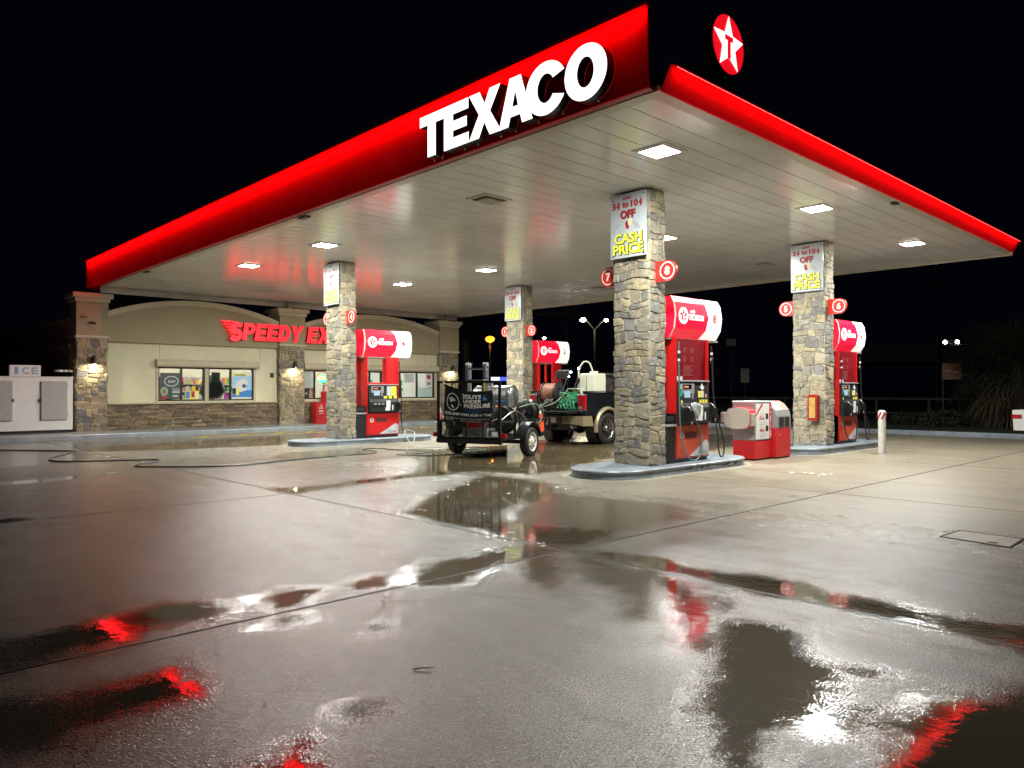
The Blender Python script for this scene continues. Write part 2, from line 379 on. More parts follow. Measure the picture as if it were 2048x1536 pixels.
SEMI = [
 [(-1.97,-1.44),(-2.12,-1.91),(-2.64,-2.41),(-3.47,-2.93),(-3.76,-3.00),(-3.83,-2.82),(-2.95,-2.12)],[(-2.1,-1.3),(-2.1,-2.0),(-2.7,-2.5),(-3.5,-3.0),(-3.9,-3.0),(-3.9,-2.7),(-3.0,-2.0)], [(-7.2,.3),(-6.1,.1),(-6.1,-.5),(-7.2,-.6)],[(-7.3,-.8),(-6.1,-1.1),(-6.1,-1.6),(-7.2,-1.6)],
 [(0.87,2.51),(0.53,2.01),(0.71,1.16),(0.97,0.28),(0.30,-0.17),(-0.66,-0.34),(-1.55,-0.44),(-1.36,0.42),(-1.49,0.85),(-1.09,1.48),(-0.54,1.74)],
 [(0.24,10.72),(1.20,11.67),(3.28,11.86),(2.59,10.31),(1.72,9.99),(0.37,9.74),(0.08,10.19)],
 [(-2.23,-0.56),(-2.25,-1.66),(-2.26,-2.00),(-2.64,-2.41),(-3.56,-2.97),(-3.90,-2.86),(-3.76,-2.66),(-3.46,-2.28),(-3.08,-1.81),(-2.66,-1.15)],
 [(-3.0,19.5),(8,20),(14,20),(12,14.5),(7.3,14.6),(1.5,14.4),(-2,15.5)],
 [(7.2,10.5),(14,11),(16,6.5),(14.5,5.2),(9,5),(5.2,5.2)],
 [(-6.9,16),(-2.5,17),(-2.2,13),(-5.5,12)],
]
def sdf(px, py, poly):
    P = np.array(poly); Q = np.roll(P, -1, 0); best = np.full(px.shape, 1e9); ins = np.zeros(px.shape, bool)
    for (ax, ay), (bx, by) in zip(P, Q):
        ex, ey = bx-ax, by-ay; wx, wy = px-ax, py-ay
        t = np.clip((wx*ex+wy*ey)/(ex*ex+ey*ey+1e-12), 0, 1)
        best = np.minimum(best, (wx-ex*t)**2+(wy-ey*t)**2)
        c = (ay > py) != (by > py)
        ins ^= c & (px < (bx-ax)*(py-ay)/((by-ay) if abs(by-ay) > 1e-9 else 1e-9)+ax)
    return np.where(ins, 1, -1)*np.sqrt(best)
gx = np.concatenate([np.linspace(-60,-9,8)[:-1], np.arange(-9,-6.9,.12), np.arange(-6.9,-1.5,.055), np.arange(-1.5,6,.09), np.arange(6,16,.2), np.linspace(16,19.6,8)])
gy_ = np.concatenate([np.linspace(-60,-6,8)[:-1], np.arange(-6,3,.055), np.arange(3,12,.09), np.arange(12,20.6,.2), np.linspace(20.6,60,8)])
XX, YY = np.meshgrid(gx, gy_); fx, fy = XX.ravel(), YY.ravel()
def field(polys):
    S = np.full(fx.shape, -.6)
    for p in polys:
        a = np.array(p); lo = a.min(0)-.65; hi = a.max(0)+.65
        k = np.where((fx > lo[0]) & (fx < hi[0]) & (fy > lo[1]) & (fy < hi[1]))[0]
        if len(k): S[k] = np.maximum(S[k], sdf(fx[k], fy[k], p))
    return np.clip(S, -.6, .6)
W1 = field(PUD); W2 = field(SEMI)
nx, ny = len(gx), len(gy_)
idx = np.arange(nx*ny).reshape(ny, nx)
quads = np.stack([idx[:-1,:-1], idx[:-1,1:], idx[1:,1:], idx[1:,:-1]], -1).reshape(-1, 4)
me = bpy.data.meshes.new('forecourt')
me.vertices.add(nx*ny); me.vertices.foreach_set('co', np.stack([fx, fy, np.zeros_like(fx)], 1).astype(np.float32).ravel())
me.loops.add(quads.size); me.loops.foreach_set('vertex_index', quads.ravel().astype(np.int32))
me.polygons.add(len(quads)); me.polygons.foreach_set('loop_start', np.arange(0, quads.size, 4, dtype=np.int32)); me.polygons.foreach_set('loop_total', np.full(len(quads), 4, dtype=np.int32))
me.update()
for nm, S in (('water', W1), ('film', W2)):
    at = me.attributes.new(nm, 'FLOAT', 'POINT'); at.data.foreach_set('value', S.astype(np.float32))

def ground_material():
    m, nt, b = newmat('wet_concrete'); L = nt.links
    co = coords(nt)
    def noise(scale, detail=5, rough=.6, dist=0, vec=None):
        n = N(nt, 'ShaderNodeTexNoise'); n.inputs['Scale'].default_value = scale; n.inputs['Detail'].default_value = detail; n.inputs['Roughness'].default_value = rough; n.inputs['Distortion'].default_value = dist
        L.new(vec or co, n.inputs['Vector']); return n.outputs['Fac']
    def math_(op, a, b_=None, c=None, clamp=False):
        n = N(nt, 'ShaderNodeMath', operation=op, use_clamp=clamp)
        for i, v in enumerate((a, b_, c)):
            if v is None: continue
            if isinstance(v, (int, float)): n.inputs[i].default_value = v
            else: L.new(v, n.inputs[i])
        return n.outputs[0]
    def mrange(v, a, b_, c, d, smooth=False):
        n = N(nt, 'ShaderNodeMapRange'); 
        if smooth: n.interpolation_type = 'SMOOTHSTEP'
        for i, q in ((1, a), (2, b_), (3, c), (4, d)): 
            if isinstance(q, (int, float)): n.inputs[i].default_value = q
            else: L.new(q, n.inputs[i])
        L.new(v, n.inputs[0]); return n.outputs[0]
    def mixc(f, a, b_):
        n = N(nt, 'ShaderNodeMix', data_type='RGBA')
        if isinstance(f, (int, float)): n.inputs[0].default_value = f
        else: L.new(f, n.inputs[0])
        for i, v in ((6, a), (7, b_)):
            if isinstance(v, tuple): n.inputs[i].default_value = (*v, 1)
            else: L.new(v, n.inputs[i])
        return n.outputs[2]
    aw = N(nt, 'ShaderNodeAttribute', attribute_name='water').outputs['Fac']
    af = N(nt, 'ShaderNodeAttribute', attribute_name='film').outputs['Fac']
    n_big = noise(.55, 4, .55); n_mid = noise(2.6, 6, .62, .4); n_fin = noise(11, 6, .7); n_agg = noise(100, 2, .5); n_micro = noise(230, 2, .5)
    vor = N(nt, 'ShaderNodeTexVoronoi'); vor.inputs['Scale'].default_value = 95; L.new(co, vor.inputs['Vector'])
    # water level with a ragged shore
    rag = math_('ADD', math_('MULTIPLY', math_('SUBTRACT', n_mid, .5), .40), math_('MULTIPLY', math_('SUBTRACT', n_fin, .5), .34))
    rag = math_('ADD', rag, math_('MULTIPLY', math_('SUBTRACT', n_agg, .5), .62))
    wsd = math_('ADD', aw, rag)
    water = mrange(wsd, -.13, .09, 0, 1, True)
    shore = mrange(wsd, -.34, .02, 0, 1, True)          # thin film around each puddle
    fsd = math_('ADD', af, math_('ADD', math_('MULTIPLY', math_('SUBTRACT', n_big, .5), .7), math_('MULTIPLY', math_('SUBTRACT', n_mid, .5), .5)))
    film = mrange(fsd, -.20, .20, 0, 1, True)
    film = math_('MAXIMUM', film, math_('MULTIPLY', shore, .34))
    # joints between the slabs
    sep = N(nt, 'ShaderNodeSeparateXYZ'); L.new(co, sep.inputs[0])
    jn = math_('MULTIPLY', math_('SUBTRACT', n_fin, .5), .022)
    def joint(c, off, step):
        t = math_('DIVIDE', math_('SUBTRACT', math_('ADD', c, jn), off), step)
        fr = math_('ABSOLUTE', math_('SUBTRACT', math_('FRACT', math_('ADD', t, .5)), .5))
        return math_('MULTIPLY', fr, step)
    jd = math_('MINIMUM', joint(sep.outputs[0], -2.241, 5.689), joint(sep.outputs[1], -.534, 5.443))
    line = mrange(jd, .008, .020, 1, 0, True)
    lip = mrange(jd, .015, .05, 1, 0, True)
    # colour of the concrete itself: stains, trowel marks, tyre greys; light falloff to the left painted in last
    warm = mixc(mrange(n_big, .35, .65, 0, 1), (.232, .238, .214), (.290, .297, .264))
    st = mixc(mrange(n_mid, .38, .7, 0, .55), warm, (.185, .165, .135))
    vecS = N(nt, 'ShaderNodeMapping'); vecS.inputs['Scale'].default_value = (1.1, .16, 1); L.new(co, vecS.inputs[0])
    streak = noise(3.2, 6, .65, .5, vecS.outputs[0])
    st = mixc(mrange(streak, .48, .66, 0, .6), st, (.37, .335, .275))
    st = mixc(mrange(n_agg, .45, .62, 0, .8), st, (.10, .092, .078)); st = mixc(mrange(n_agg, .30, .42, .6, 0), st, (.48, .46, .40))
    spots = N(nt, 'ShaderNodeTexVoronoi'); spots.inputs['Scale'].default_value = 3.1; L.new(co, spots.inputs['Vector'])
    st = mixc(mrange(spots.outputs['Distance'], .02, .05, .5, 0), st, (.05, .045, .04))
    ck = N(nt, 'ShaderNodeTexVoronoi', feature='DISTANCE_TO_EDGE'); ck.inputs['Scale'].default_value = .21
    wv = N(nt, 'ShaderNodeVectorMath', operation='ADD'); nv_ = N(nt, 'ShaderNodeTexNoise'); nv_.inputs['Scale'].default_value = 1.6; nv_.inputs['Detail'].default_value = 5; L.new(co, nv_.inputs['Vector'])
    sv = N(nt, 'ShaderNodeVectorMath', operation='SCALE'); sv.inputs[3].default_value = .55; L.new(nv_.outputs['Color'], sv.inputs[0]); L.new(co, wv.inputs[0]); L.new(sv.outputs[0], wv.inputs[1]); L.new(wv.outputs[0], ck.inputs['Vector'])
    st = mixc(math_('MULTIPLY', mrange(ck.outputs['Distance'], .0006, .0016, .75, 0), mrange(n_big, .48, .56, 0, 1)), st, (.03, .027, .022))
    tyre = noise(1.3, 4, .6, 1.2, vecS.outputs[0]); st = mixc(mrange(tyre, .56, .70, 0, .42), st, (.11, .10, .085))
    oil = noise(1.05, 5, .7, .3); st = mixc(mrange(oil, .62, .70, 0, .6), st, (.07, .064, .055))
    dryk = mrange(n_big, .3, .7, .0, .12)
    dark = mixc(film, st, (.15, .132, .10))
    wat = mixc(water, dark, (.135, .118, .078))
    col = mixc(line, wat, (.012, .011, .010))
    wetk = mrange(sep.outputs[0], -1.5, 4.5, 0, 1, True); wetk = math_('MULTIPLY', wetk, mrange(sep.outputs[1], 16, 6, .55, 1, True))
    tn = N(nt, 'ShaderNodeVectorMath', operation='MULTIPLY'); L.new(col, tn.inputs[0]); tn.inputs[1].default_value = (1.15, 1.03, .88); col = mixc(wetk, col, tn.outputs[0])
    sc_ = N(nt, 'ShaderNodeVectorMath', operation='SCALE'); L.new(col, sc_.inputs[0]); L.new(math_('MULTIPLY', mrange(wetk, 0, 1, .80, .98), mrange(sep.outputs[0], -7.0, -2.0, .36, 1, True)), sc_.inputs[3])  # wetter side darker; light falloff toward the left painted into the albedo
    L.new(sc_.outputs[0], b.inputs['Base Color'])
    # gloss: damp surface broken up by the aggregate, calm water in the puddles
    r_damp = mrange(n_mid, .3, .7, .24, .15)
    r_damp = math_('ADD', r_damp, math_('MULTIPLY', mrange(sep.outputs[0], -2, 5, 0, 1, True), .20))
    r = mixc(film, r_damp, (.10, .10, .10)); r = mixc(water, r, (.012, .012, .012)); r = mixc(line, r, (.8, .8, .8))
    L.new(r, b.inputs['Roughness'])
    b.inputs['IOR'].default_value = 1.42
    dx = math_('MULTIPLY', mrange(sep.outputs[0], -3, 6, .86, .42), math_('SUBTRACT', 1, line)); dx = math_('MAXIMUM', dx, math_('MULTIPLY', water, .95))
    L.new(dx, b.inputs['Specular IOR Level'])
    rough_h = math_('ADD', math_('MULTIPLY', n_agg, .5), math_('MULTIPLY', vor.outputs['Distance'], .35))
    rough_h = math_('ADD', rough_h, math_('MULTIPLY', n_micro, .22)); rough_h = math_('ADD', rough_h, math_('MULTIPLY', noise(38, 2, .5), .45))
    calm = math_('SUBTRACT', 1, math_('MULTIPLY', math_('MAXIMUM', water, math_('MULTIPLY', film, .72)), .985))
    bp = N(nt, 'ShaderNodeBump'); bp.inputs['Distance'].default_value = .0052
    L.new(math_('MULTIPLY', calm, 1.0), bp.inputs['Strength']); L.new(rough_h, bp.inputs['Height'])
    rip = N(nt, 'ShaderNodeBump'); rip.inputs['Distance'].default_value = .012; rip.inputs['Strength'].default_value = .055
    vr = N(nt, 'ShaderNodeMapping'); vr.inputs['Rotation'].default_value = (0, 0, R(47)); vr.inputs['Scale'].default_value = (1.5, .9, 1); L.new(co, vr.inputs[0])
    L.new(noise(7, 3, .5, .8, vr.outputs[0]), rip.inputs['Height']); L.new(bp.outputs[0], rip.inputs['Normal'])
    g = N(nt, 'ShaderNodeBump'); g.inputs['Distance'].default_value = .02; g.inputs['Strength'].default_value = .0; g.invert = True
    L.new(line, g.inputs['Height']); L.new(rip.outputs[0], g.inputs['Normal'])
    L.new(g.outputs[0], b.inputs['Normal'])
    return m
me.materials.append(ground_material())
fo = bpy.data.objects.new('forecourt', me); scene.collection.objects.link(fo); struct(fo)

# soap foam drifting at the puddles' edges
rf = random.Random(3); mb = MB(); M_foam = mat('foam', (.80,.80,.76), .6)
for (x, y) in [(-0.67,3.47),(-0.25,3.60),(0.30,3.91),(0.68,4.19),(-0.83,3.05),(-1.74,2.33),(-1.53,1.81),(-1.38,1.56),(0.15,2.75),(-2.19,0.46),(-2.18,0.34),(-2.17,0.23),(-2.15,0.13),(-1.98,0.48),(-2.70,-0.05),(-2.73,-0.20),(-2.64,-0.27),(-2.18,-0.21),(-2.19,-0.16),(1.10,2.70),(1.06,2.49),(5.82,0.96),(5.75,0.81),(5.76,0.68),(5.76,0.57),(5.89,0.55),(5.51,0.59),(5.62,1.16)]:
    for q in range(rf.choice([1,2,3])):
        a, c = x+rf.gauss(0,.035), y+rf.gauss(0,.06); r = rf.uniform(.010,.034)*(1 if x < 3 else 1.7); n = 9
        rr = [r*rf.uniform(.6,1.3) for _ in range(n)]; el = rf.uniform(.5, .9)
        P = [(a+rr[k]*math.cos(6.283*k/n), c+rr[k]*el*math.sin(6.283*k/n), .0015) for k in range(n)]+[(a+.5*rr[k]*math.cos(6.283*k/n), c+.5*rr[k]*el*math.sin(6.283*k/n), .006) for k in range(n)]+[(a, c, .007)]
        mb.add(P, [(k,(k+1)%n,n+(k+1)%n,n+k) for k in range(n)]+[(n+k,n+(k+1)%n,2*n) for k in range(n)], M_foam)
tag(mb.build('soap_foam'), 'flecks of white soap foam floating on the puddles', 'foam', kind='stuff')
# leaf scraps and grit
mb = MB(); M_leaf = mat('leaf_scrap', (.03,.022,.012), .6)
for k in range(90):
    a = rf.uniform(R(3), R(88)); d = rf.uniform(2.6, 14); x = -7.4+d*math.cos(a); y = -5.3+d*math.sin(a); s = rf.uniform(.004,.012); q = rf.uniform(0,3.14)
    X = Matrix.Translation((x,y,.003)) @ Matrix.Rotation(q, 4, 'Z')
    mb.add([(-s,-s*.4,0),(s,-s*.3,.001),(s*1.1,s*.4,.004),(-s*.8,s*.5,.002)], [(0,1,2,3)], M_leaf, X=X)
tag(mb.build('grit'), 'dark grit and leaf scraps scattered on the wet slab', 'grit', kind='stuff')
# the twig lying in front
mb = MB(); mb.tube([(-5.03,-2.00,.006),(-4.985,-2.035,.012),(-4.93,-2.06,.006)], [.004,.003,.002], M_leaf, n=6); mb.tube([(-4.985,-2.035,.012),(-4.975,-2.07,.01)], .002, M_leaf, n=5)
tag(mb.build('twig'), 'small dark twig lying alone on the wet concrete in front', 'twig')
# manhole frame on the right
mc = [(1.01,-2.72),(1.52,-2.75),(1.47,-3.34),(0.90,-3.36)]
mb = MB(); cx_ = sum(p[0] for p in mc)/4; cy_ = sum(p[1] for p in mc)/4
for k in range(4):
    a, b2 = mc[k], mc[(k+1)%4]
    mb.tube([(a[0],a[1],-.002),(b2[0],b2[1],-.002)], .012, mat('gap_black', (.008,.008,.008), .9), n=6)
inn = [(cx_+(p[0]-cx_)*.95, cy_+(p[1]-cy_)*.95) for p in mc]
mb.prism(inn, lambda u,v,d: (u,v,d), -.01, .006, mat('cover_concrete', (.25,.225,.175), .45, var=.3, vscale=6, bump=.3, bscale=60))
mb.box(1.0,1.07,-3.22,-3.14,.0065,.008, mat('gap_black', (.008,.008,.008), .9))
tag(mb.build('utility_cover'), 'square concrete utility cover with broken black edge set in the slab', 'utility cover')

# sidewalk along the shop, with a painted kerb
mb = MB()
M_walk = mat('sidewalk_paint', (.27,.30,.33), .30, var=.4, vscale=2.2, bump=.2, bscale=18, dirt=(.16,.18,.19))
mb.box(-30, 18.2, 20.75, 32, -.02, .15, M_walk)
struct(mb.build('sidewalk', bevel=.025))
mb = MB(); mb.box(19.3, 19.5, -60, 60, -.02, .15, M_curb); struct(mb.build('far_kerb', bevel=.03))
mb = MB(); mb.add([(19.5,-80,.12),(31,-80,.05),(31,90,.05),(19.5,90,.12)], [(0,1,2,3)], mat('dark_grass', (.02,.03,.012), .9, var=.5, vscale=3, bump=.6, bscale=20)); struct(mb.build('verge'))
mb = MB(); mb.add([(31,-120,.06),(46,-120,.06),(46,140,.06),(31,140,.06)], [(0,1,2,3)], mat('road_asphalt', (.045,.045,.045), .35, var=.3, vscale=1)); struct(mb.build('road'))
# yellow no-parking hatching by the kerb
mb = MB(); M_yl = mat('yellow_road_paint', (.62,.47,.03), .45, var=.35, vscale=9)
for k in range(9):
    x = 1.9+k*1.25; 
    mb.add([(x,19.2,.004),(x+.11,19.2,.004),(x+1.3,20.7,.004),(x+1.19,20.7,.004)], [(0,1,2,3)], M_yl)
mb.box(1.6,13.5,19.12,19.2,.001,.0042, M_yl)
struct(mb.build('yellow_marking'))

# ------------------------------------------------------------------ canopy
H = 5.09; CW = 15.7; CL = 23.05
can = thing('canopy', 'big flat fuel canopy with glowing red edge and white underside', 'canopy', (7.85, 11.5, 0))
iv = Matrix.Translation((-7.85, -11.5, 0))
m, nt, b = newmat('soffit_white'); L = nt.links; MATS['soffit_white'] = m
b.inputs['Base Color'].default_value = (.72,.69,.60,1)
co = coords(nt); n1 = N(nt,'ShaderNodeTexNoise'); n1.inputs['Scale'].default_value = .9; n1.inputs['Detail'].default_value = 7; n1.inputs['Roughness'].default_value = .62; L.new(co, n1.inputs['Vector'])
mx = N(nt,'ShaderNodeMix',data_type='RGBA'); mx.inputs[6].default_value = (.69,.71,.68,1); mx.inputs[7].default_value = (.81,.84,.82,1)
mr = N(nt,'ShaderNodeMapRange'); mr.inputs[1].default_value = .3; mr.inputs[2].default_value = .65; L.new(n1.outputs['Fac'], mr.inputs[0]); L.new(mr.outputs[0], mx.inputs[0]); L.new(mx.outputs[2], b.inputs['Base Color'])
b.inputs['Roughness'].default_value = .20
mp = N(nt,'ShaderNodeMapping'); mp.inputs['Scale'].default_value = (.12, 1, 1); L.new(co, mp.inputs[0])
n2 = N(nt,'ShaderNodeTexNoise'); n2.inputs['Scale'].default_value = 13; n2.inputs['Detail'].default_value = 4; L.new(mp.outputs[0], n2.inputs['Vector'])
bp = N(nt,'ShaderNodeBump'); bp.inputs['Strength'].default_value = .35; bp.inputs['Distance'].default_value = .01; L.new(n2.outputs['Fac'], bp.inputs['Height']); L.new(bp.outputs[0], b.inputs['Normal'])
mr3 = N(nt,'ShaderNodeMapRange'); mr3.inputs[3].default_value = .09; mr3.inputs[4].default_value = .24; L.new(n1.outputs['Fac'], mr3.inputs[0]); L.new(mr3.outputs[0], b.inputs['Roughness'])
M_soffit = m
mb = MB(iv); y = .18; k = 0
while y < CL-.05:
    y2 = min(y+.405, CL-.04); mb.box(.18, CW-.18, y+.006, y2-.006, H, H+.03, M_soffit); y = y2; k += 1
mb.box(.05, CW-.05, .05, CL-.03, H+.028, H+.05, mat('seam_dark', (.06,.056,.05), .9))
mb.build('soffit', can)
M_trim = mat('trim_offwhite', (.60,.575,.50), .28, var=.22, vscale=2.0, bump=.1, bscale=8)
mb = MB(iv)
mb.box(0, .18, .19, CL, H-.012, H+.05, M_trim); mb.box(0, CW, 0, .185, H-.016, H+.05, M_trim)
mb.box(CW-.17, CW, .19, CL, H-.014, H+.05, M_trim)
mb.build('trim', can)
mb = MB(iv)
mb.box(.0, CW, CL, CL+.06, 4.87, H+.3, M_trim); mb.box(CW+.002, CW+.06, .02, CL+.06, 5.02, H+.24, M_trim)
mb.build('gutter', can, bevel=.006)
mb = MB(iv); mb.box(.06, CW-.05, .06, CL-.02, H+.055, H+.24, M_dark_steel); mb.build('deck', can)
M_ledred = mat('red_led_strip', (1,.02,.02), .5, emit=9, ecol=(1,.05,.05))
# tall front fascia (faces the street on the left)
mb = MB(iv); mb.box(-.15, -.11, .04, 24.15, H-.005, 6.05, M_fascia)
mb.box(-.112, 0.0, .05, 24.15, H-.003, H+.02, mat('fascia_return', (.30,.02,.025), .4))
mb.box(-.243, -.10, .03, 24.16, 6.05, 6.075, M_fascia); mb.box(-.243, -.237, .03, 24.16, 6.025, 6.05, M_fascia)
mb.box(-.15, .5, 24.15, 24.19, H-.005, 6.05, M_fascia); mb.build('front_fascia', can)
for k in range(1, 7): mb = MB(iv); mb.box(-.1525, -.150, .04+3.45*k, .046+3.45*k, H, 6.045, mat('fascia_seam', (.35,.008,.012), .8)); mb.build('fascia_seam', can)
mb = MB(iv); rl = random.Random(9)
yy = .10
while yy < 24.0:
    mb.box(-.232, -.222, yy, yy+.62, 6.036, 6.046, M_ledred); yy += .65
mb.build('front_led_strip', can); area_lamp('front_led_light', can, (-.218-7.85, 12.08-11.5, 6.034), .016, 24.0, 150, (1,.008,.014), (0, R(-8), 0))
# low sloping side fascia
def sf(u, v, d): return (u, -v-d*.887, 0)
mb = MB(iv)
def slope(x0, x1, t0, t1, e0, e1, m):
    q = []
    for x in (x0, x1):
        for (t, e) in ((t0,e0),(t1,e0),(t1,e1),(t0,e1)):
            q.append((x, -.14*t-e*.887, H+.27*t-e*.461))
    mb.add(q, [(0,1,2,3),(7,6,5,4),(0,4,5,1),(1,5,6,2),(2,6,7,3),(3,7,4,0)], m)
slope(.06, CW+.02, 0, 1.02, -.02, .0, M_fascia); slope(.055, CW+.025, 1.02, 1.06, -.02, .085, M_fascia); slope(.055, CW+.025, 1.0, 1.02, .078, .085, M_fascia)
mb.build('side_fascia', can)
mb = MB(iv); x = .12
while x < CW-.25:
    slope(x, x+.22, .995, 1.014, .055, .066, M_ledred); x += .245
mb.build('side_led_strip', can); area_lamp('side_led_light', can, (CW/2-7.85, -.14-.040-11.5, H+.240), 15.4, .012, 30, (1,.008,.014), (R(26), 0, 0))
mb = MB(iv)
for (x, y) in [(.10,8.87),(.10,18.6)]: mb = MB(iv); mb.box(x-.07, x+.05, y-.16, y+.16, H-.045, H-.01, M_black); mb.build('scupper', can)
mb = MB(iv); mb.box(7.68,7.86,.06,.16,H-.05,H-.012, M_black)
mb.build('scupper', can)
# lit light fixtures
M_lens = mat('led_lens', (1,1,1), .5, emit=30, ecol=(1.0,.97,.90))
lit = [(1.93,1.36,'nearest corner, beside the red side edge'),(7.15,1.35,'between the pump 8 and pump 6 columns, by the side edge'),(12.38,1.35,'beyond the pump 6 column, by the side edge'),
       (7.32,5.1,'half hidden behind the pump 8 column'),(1.93,11.3,'just before the pump 4 column'),(1.88,15.5,'closest to the shop front beside the red front edge'),(7.4,11.5,'left of the pump 2 column'),(7.3,15.65,'between pump 4 and pump 2 columns, toward the shop'),(12.4,15.6,'hidden deep behind the pump 2 column')]
for i, (x, y, w) in enumerate(lit):
    t = thing('canopy_light', 'square glowing canopy light, '+w, 'ceiling light', (x, y, H), 0, 'glowing square lights under the canopy')
    mb = MB(); s = .30
    mb.prism([(-s,-s),(s,-s),(s,s),(-s,s)], lambda u,v,d: (u*(1-.0*d), v, -d), -.01, .010, M_trim); mb.box(-.25,.25,-.25,.25,-.020,-.010,M_white); mb.build('housing', t, bevel=.008)
    mb = MB(); mb.box(-.215,.215,-.215,.215,-.026,-.0205,M_lens); mb.build('lens', t)
    area_lamp('light_source', t, (0,0,-.028), .42, .42, LED_W, (.975,1.0,.93))
un = [(1.95,5.23,'unlit square fixture with a dusty lens near the front edge'),(12.48,5.29,'unlit square fixture behind the pump 6 column'),(12.8,11.7,'unlit square fixture to the left of plaque number 7')]
for x, y, l in un:
    t = thing('unlit_fixture', l, 'ceiling fixture', (x, y, H), 0, 'unlit square fixtures in the canopy')
    mb = MB(); mb.box(-.34,.34,-.28,.28,-.02,.0,M_trim); mb.box(-.27,.27,-.21,.21,-.028,-.02,mat('fixture_edge', (.10,.10,.09), .6)); mb.build('frame', t, bevel=.005)
    mb = MB(); mb.box(-.22,.22,-.17,.17,-.05,-.028,mat('dusty_lens', (.42,.40,.33), .5, var=.4, vscale=9)); mb.build('lens', t, bevel=.01)

# channel-letter sign on the front fascia (reads along -y)
def ell(cx_, cy_, rx, ry, a0, a1, n=26): return [(cx_+rx*math.cos(R(a0+(a1-a0)*k/n)), cy_+ry*math.sin(R(a0+(a1-a0)*k/n))) for k in range(n+1)]
GL = {
 'T': [[(0,1),(.86,1),(.86,.76),(.575,.76),(.575,0),(.285,0),(.285,.76),(0,.76)]],
 'E': [[(0,0),(.80,0),(.80,.235),(.30,.235),(.30,.39),(.74,.39),(.74,.61),(.30,.61),(.30,.765),(.79,.765),(.79,1),(0,1)]],
 'X': [[(0,0),(.33,0),(.50,.31),(.67,0),(1.02,0),(.68,.51),(1.0,1),(.67,1),(.51,.71),(.35,1),(.01,1),(.33,.51)]],
 'A': [[(0,0),(.30,0),(.36,.19),(.66,.19),(.72,0),(1.03,0),(.68,1),(.34,1)], [(.42,.39),(.51,.72),(.60,.39)]],
}
sg = thing('channel_letter_sign', 'glowing white TEXACO channel letters mounted on the red canopy edge', 'sign', (-.16, 2.4, 5.45))
M_face = mat('letter_face_white', (1,1,1), .5, emit=1.9, ecol=(1,.99,.95)); M_side = mat('letter_side', (.02,.025,.018), .4)
def letter(ch, ys, w, name='letter'):
    """ys: start (toward +y); reads toward -y"""
    h = .665; z0 = 5.15; mb = MB(Matrix.Translation((.16,-2.4,-5.45)))
    def fm(u, v, d): return (-.152-d*.78, ys-u*w, z0+v*h)
    if ch in 'CO':
        if ch == 'O': out = ell(.5,.5,.5,.53,0,360,48)[:-1]; inn = ell(.5,.5,.20,.29,0,360,48)[:-1]; closed = True
        else: out = ell(.5,.5,.53,.53,27,333,48); inn = ell(.5,.5,.22,.29,33,327,48); closed = False
        n = len(out); rng = n if closed else n-1
        vs = [fm(*p, .19) for p in out]+[fm(*p, .19) for p in inn]; mb.add(vs, [(i, (i+1)%n, n+(i+1)%n, n+i) for i in range(rng)], M_face)
        for L_, in ((out,),(inn,)):
            vs = [fm(*p, 0) for p in L_]+[fm(*p, .188) for p in L_]; mb.add(vs, [(i, (i+1)%n, n+(i+1)%n, n+i) for i in range(rng)], M_side)
        if not closed:
            for e in (0, n-1): mb.add([fm(*out[e],0),fm(*inn[e],0),fm(*inn[e],.188),fm(*out[e],.188)], [(0,1,2,3)], M_side)
    else:
        polys = GL[ch]; P = polys[0]; s = 1/max(p[0] for p in P); P = [(p[0]*s, p[1]) for p in P]
        mb.prism(P, fm, 0, .188, M_side, caps=False)
        if len(polys) == 2: Hh = [(p[0]*s, p[1]) for p in polys[1]]; mb.prism(Hh, fm, 0, .188, M_side, caps=False)
        else: Hh = None
        # triangulated face
        from mathutils.geometry import tessellate_polygon
        loops = [[Vector((p[0], p[1], 0)) for p in P]]+([[Vector((p[0], p[1], 0)) for p in Hh]] if Hh else [])
        flat = [p for l in loops for p in l]
        mb.add([fm(p.x, p.y, .19) for p in flat], [tuple(t) for t in tessellate_polygon(loops)], M_face)
    mb.build(name, sg)
for ch, ys, w in [('T',4.35,.61),('E',3.735,.585),('X',3.145,.70),('A',2.49,.67),('C',1.925,.70),('O',1.235,.70)]: letter(ch, ys, w)
for yk in [.75,1.35,1.8,2.25,2.55,3.05,3.35,3.9,4.1]: mb = MB(Matrix.Translation((.16,-2.4,-5.45))); mb.cyl((-.20,yk,5.10),(-.20,yk,5.148),.012,M_alu,n=8); mb.build('bracket', sg)

# round star sign standing on the canopy
st = thing('star_sign', 'round glowing red sign with white star and red T above the canopy corner', 'sign', (2.09, .30, 6.38))
M_rg = mat('lit_red', (.9,.01,.02), .4, emit=.85, ecol=(1,.006,.018)); M_wg = mat('lit_white', (1,1,1), .4, emit=1.7, ecol=(1,1,.97))
mb = MB(); mb.cyl((0,-.005,0),(0,.12,0),.415,M_side,n=48); mb.build('body', st)
mb = MB(); flat_poly(mb, disc_pts(.41,48), (0,-.009,0), (1,0,0), (0,0,1), 0, M_rg)
flat_poly(mb, star_pts(.405,.44), (0,-.009,0), (1,0,0), (0,0,1), .005, M_wg)
T = [(-.11,.12),(.11,.12),(.11,.045),(.045,.045),(.045,-.20),(-.045,-.20),(-.045,.045),(-.11,.045)]
flat_poly(mb, [T[0],T[1],T[2],T[7]], (0,-.009,0), (1,0,0), (0,0,1), .010, M_rg, fan=False); flat_poly(mb, [T[6],T[3],T[4],T[5]], (0,-.009,0), (1,0,0), (0,0,1), .010, M_rg, fan=False)
mb.build('star_face', st)
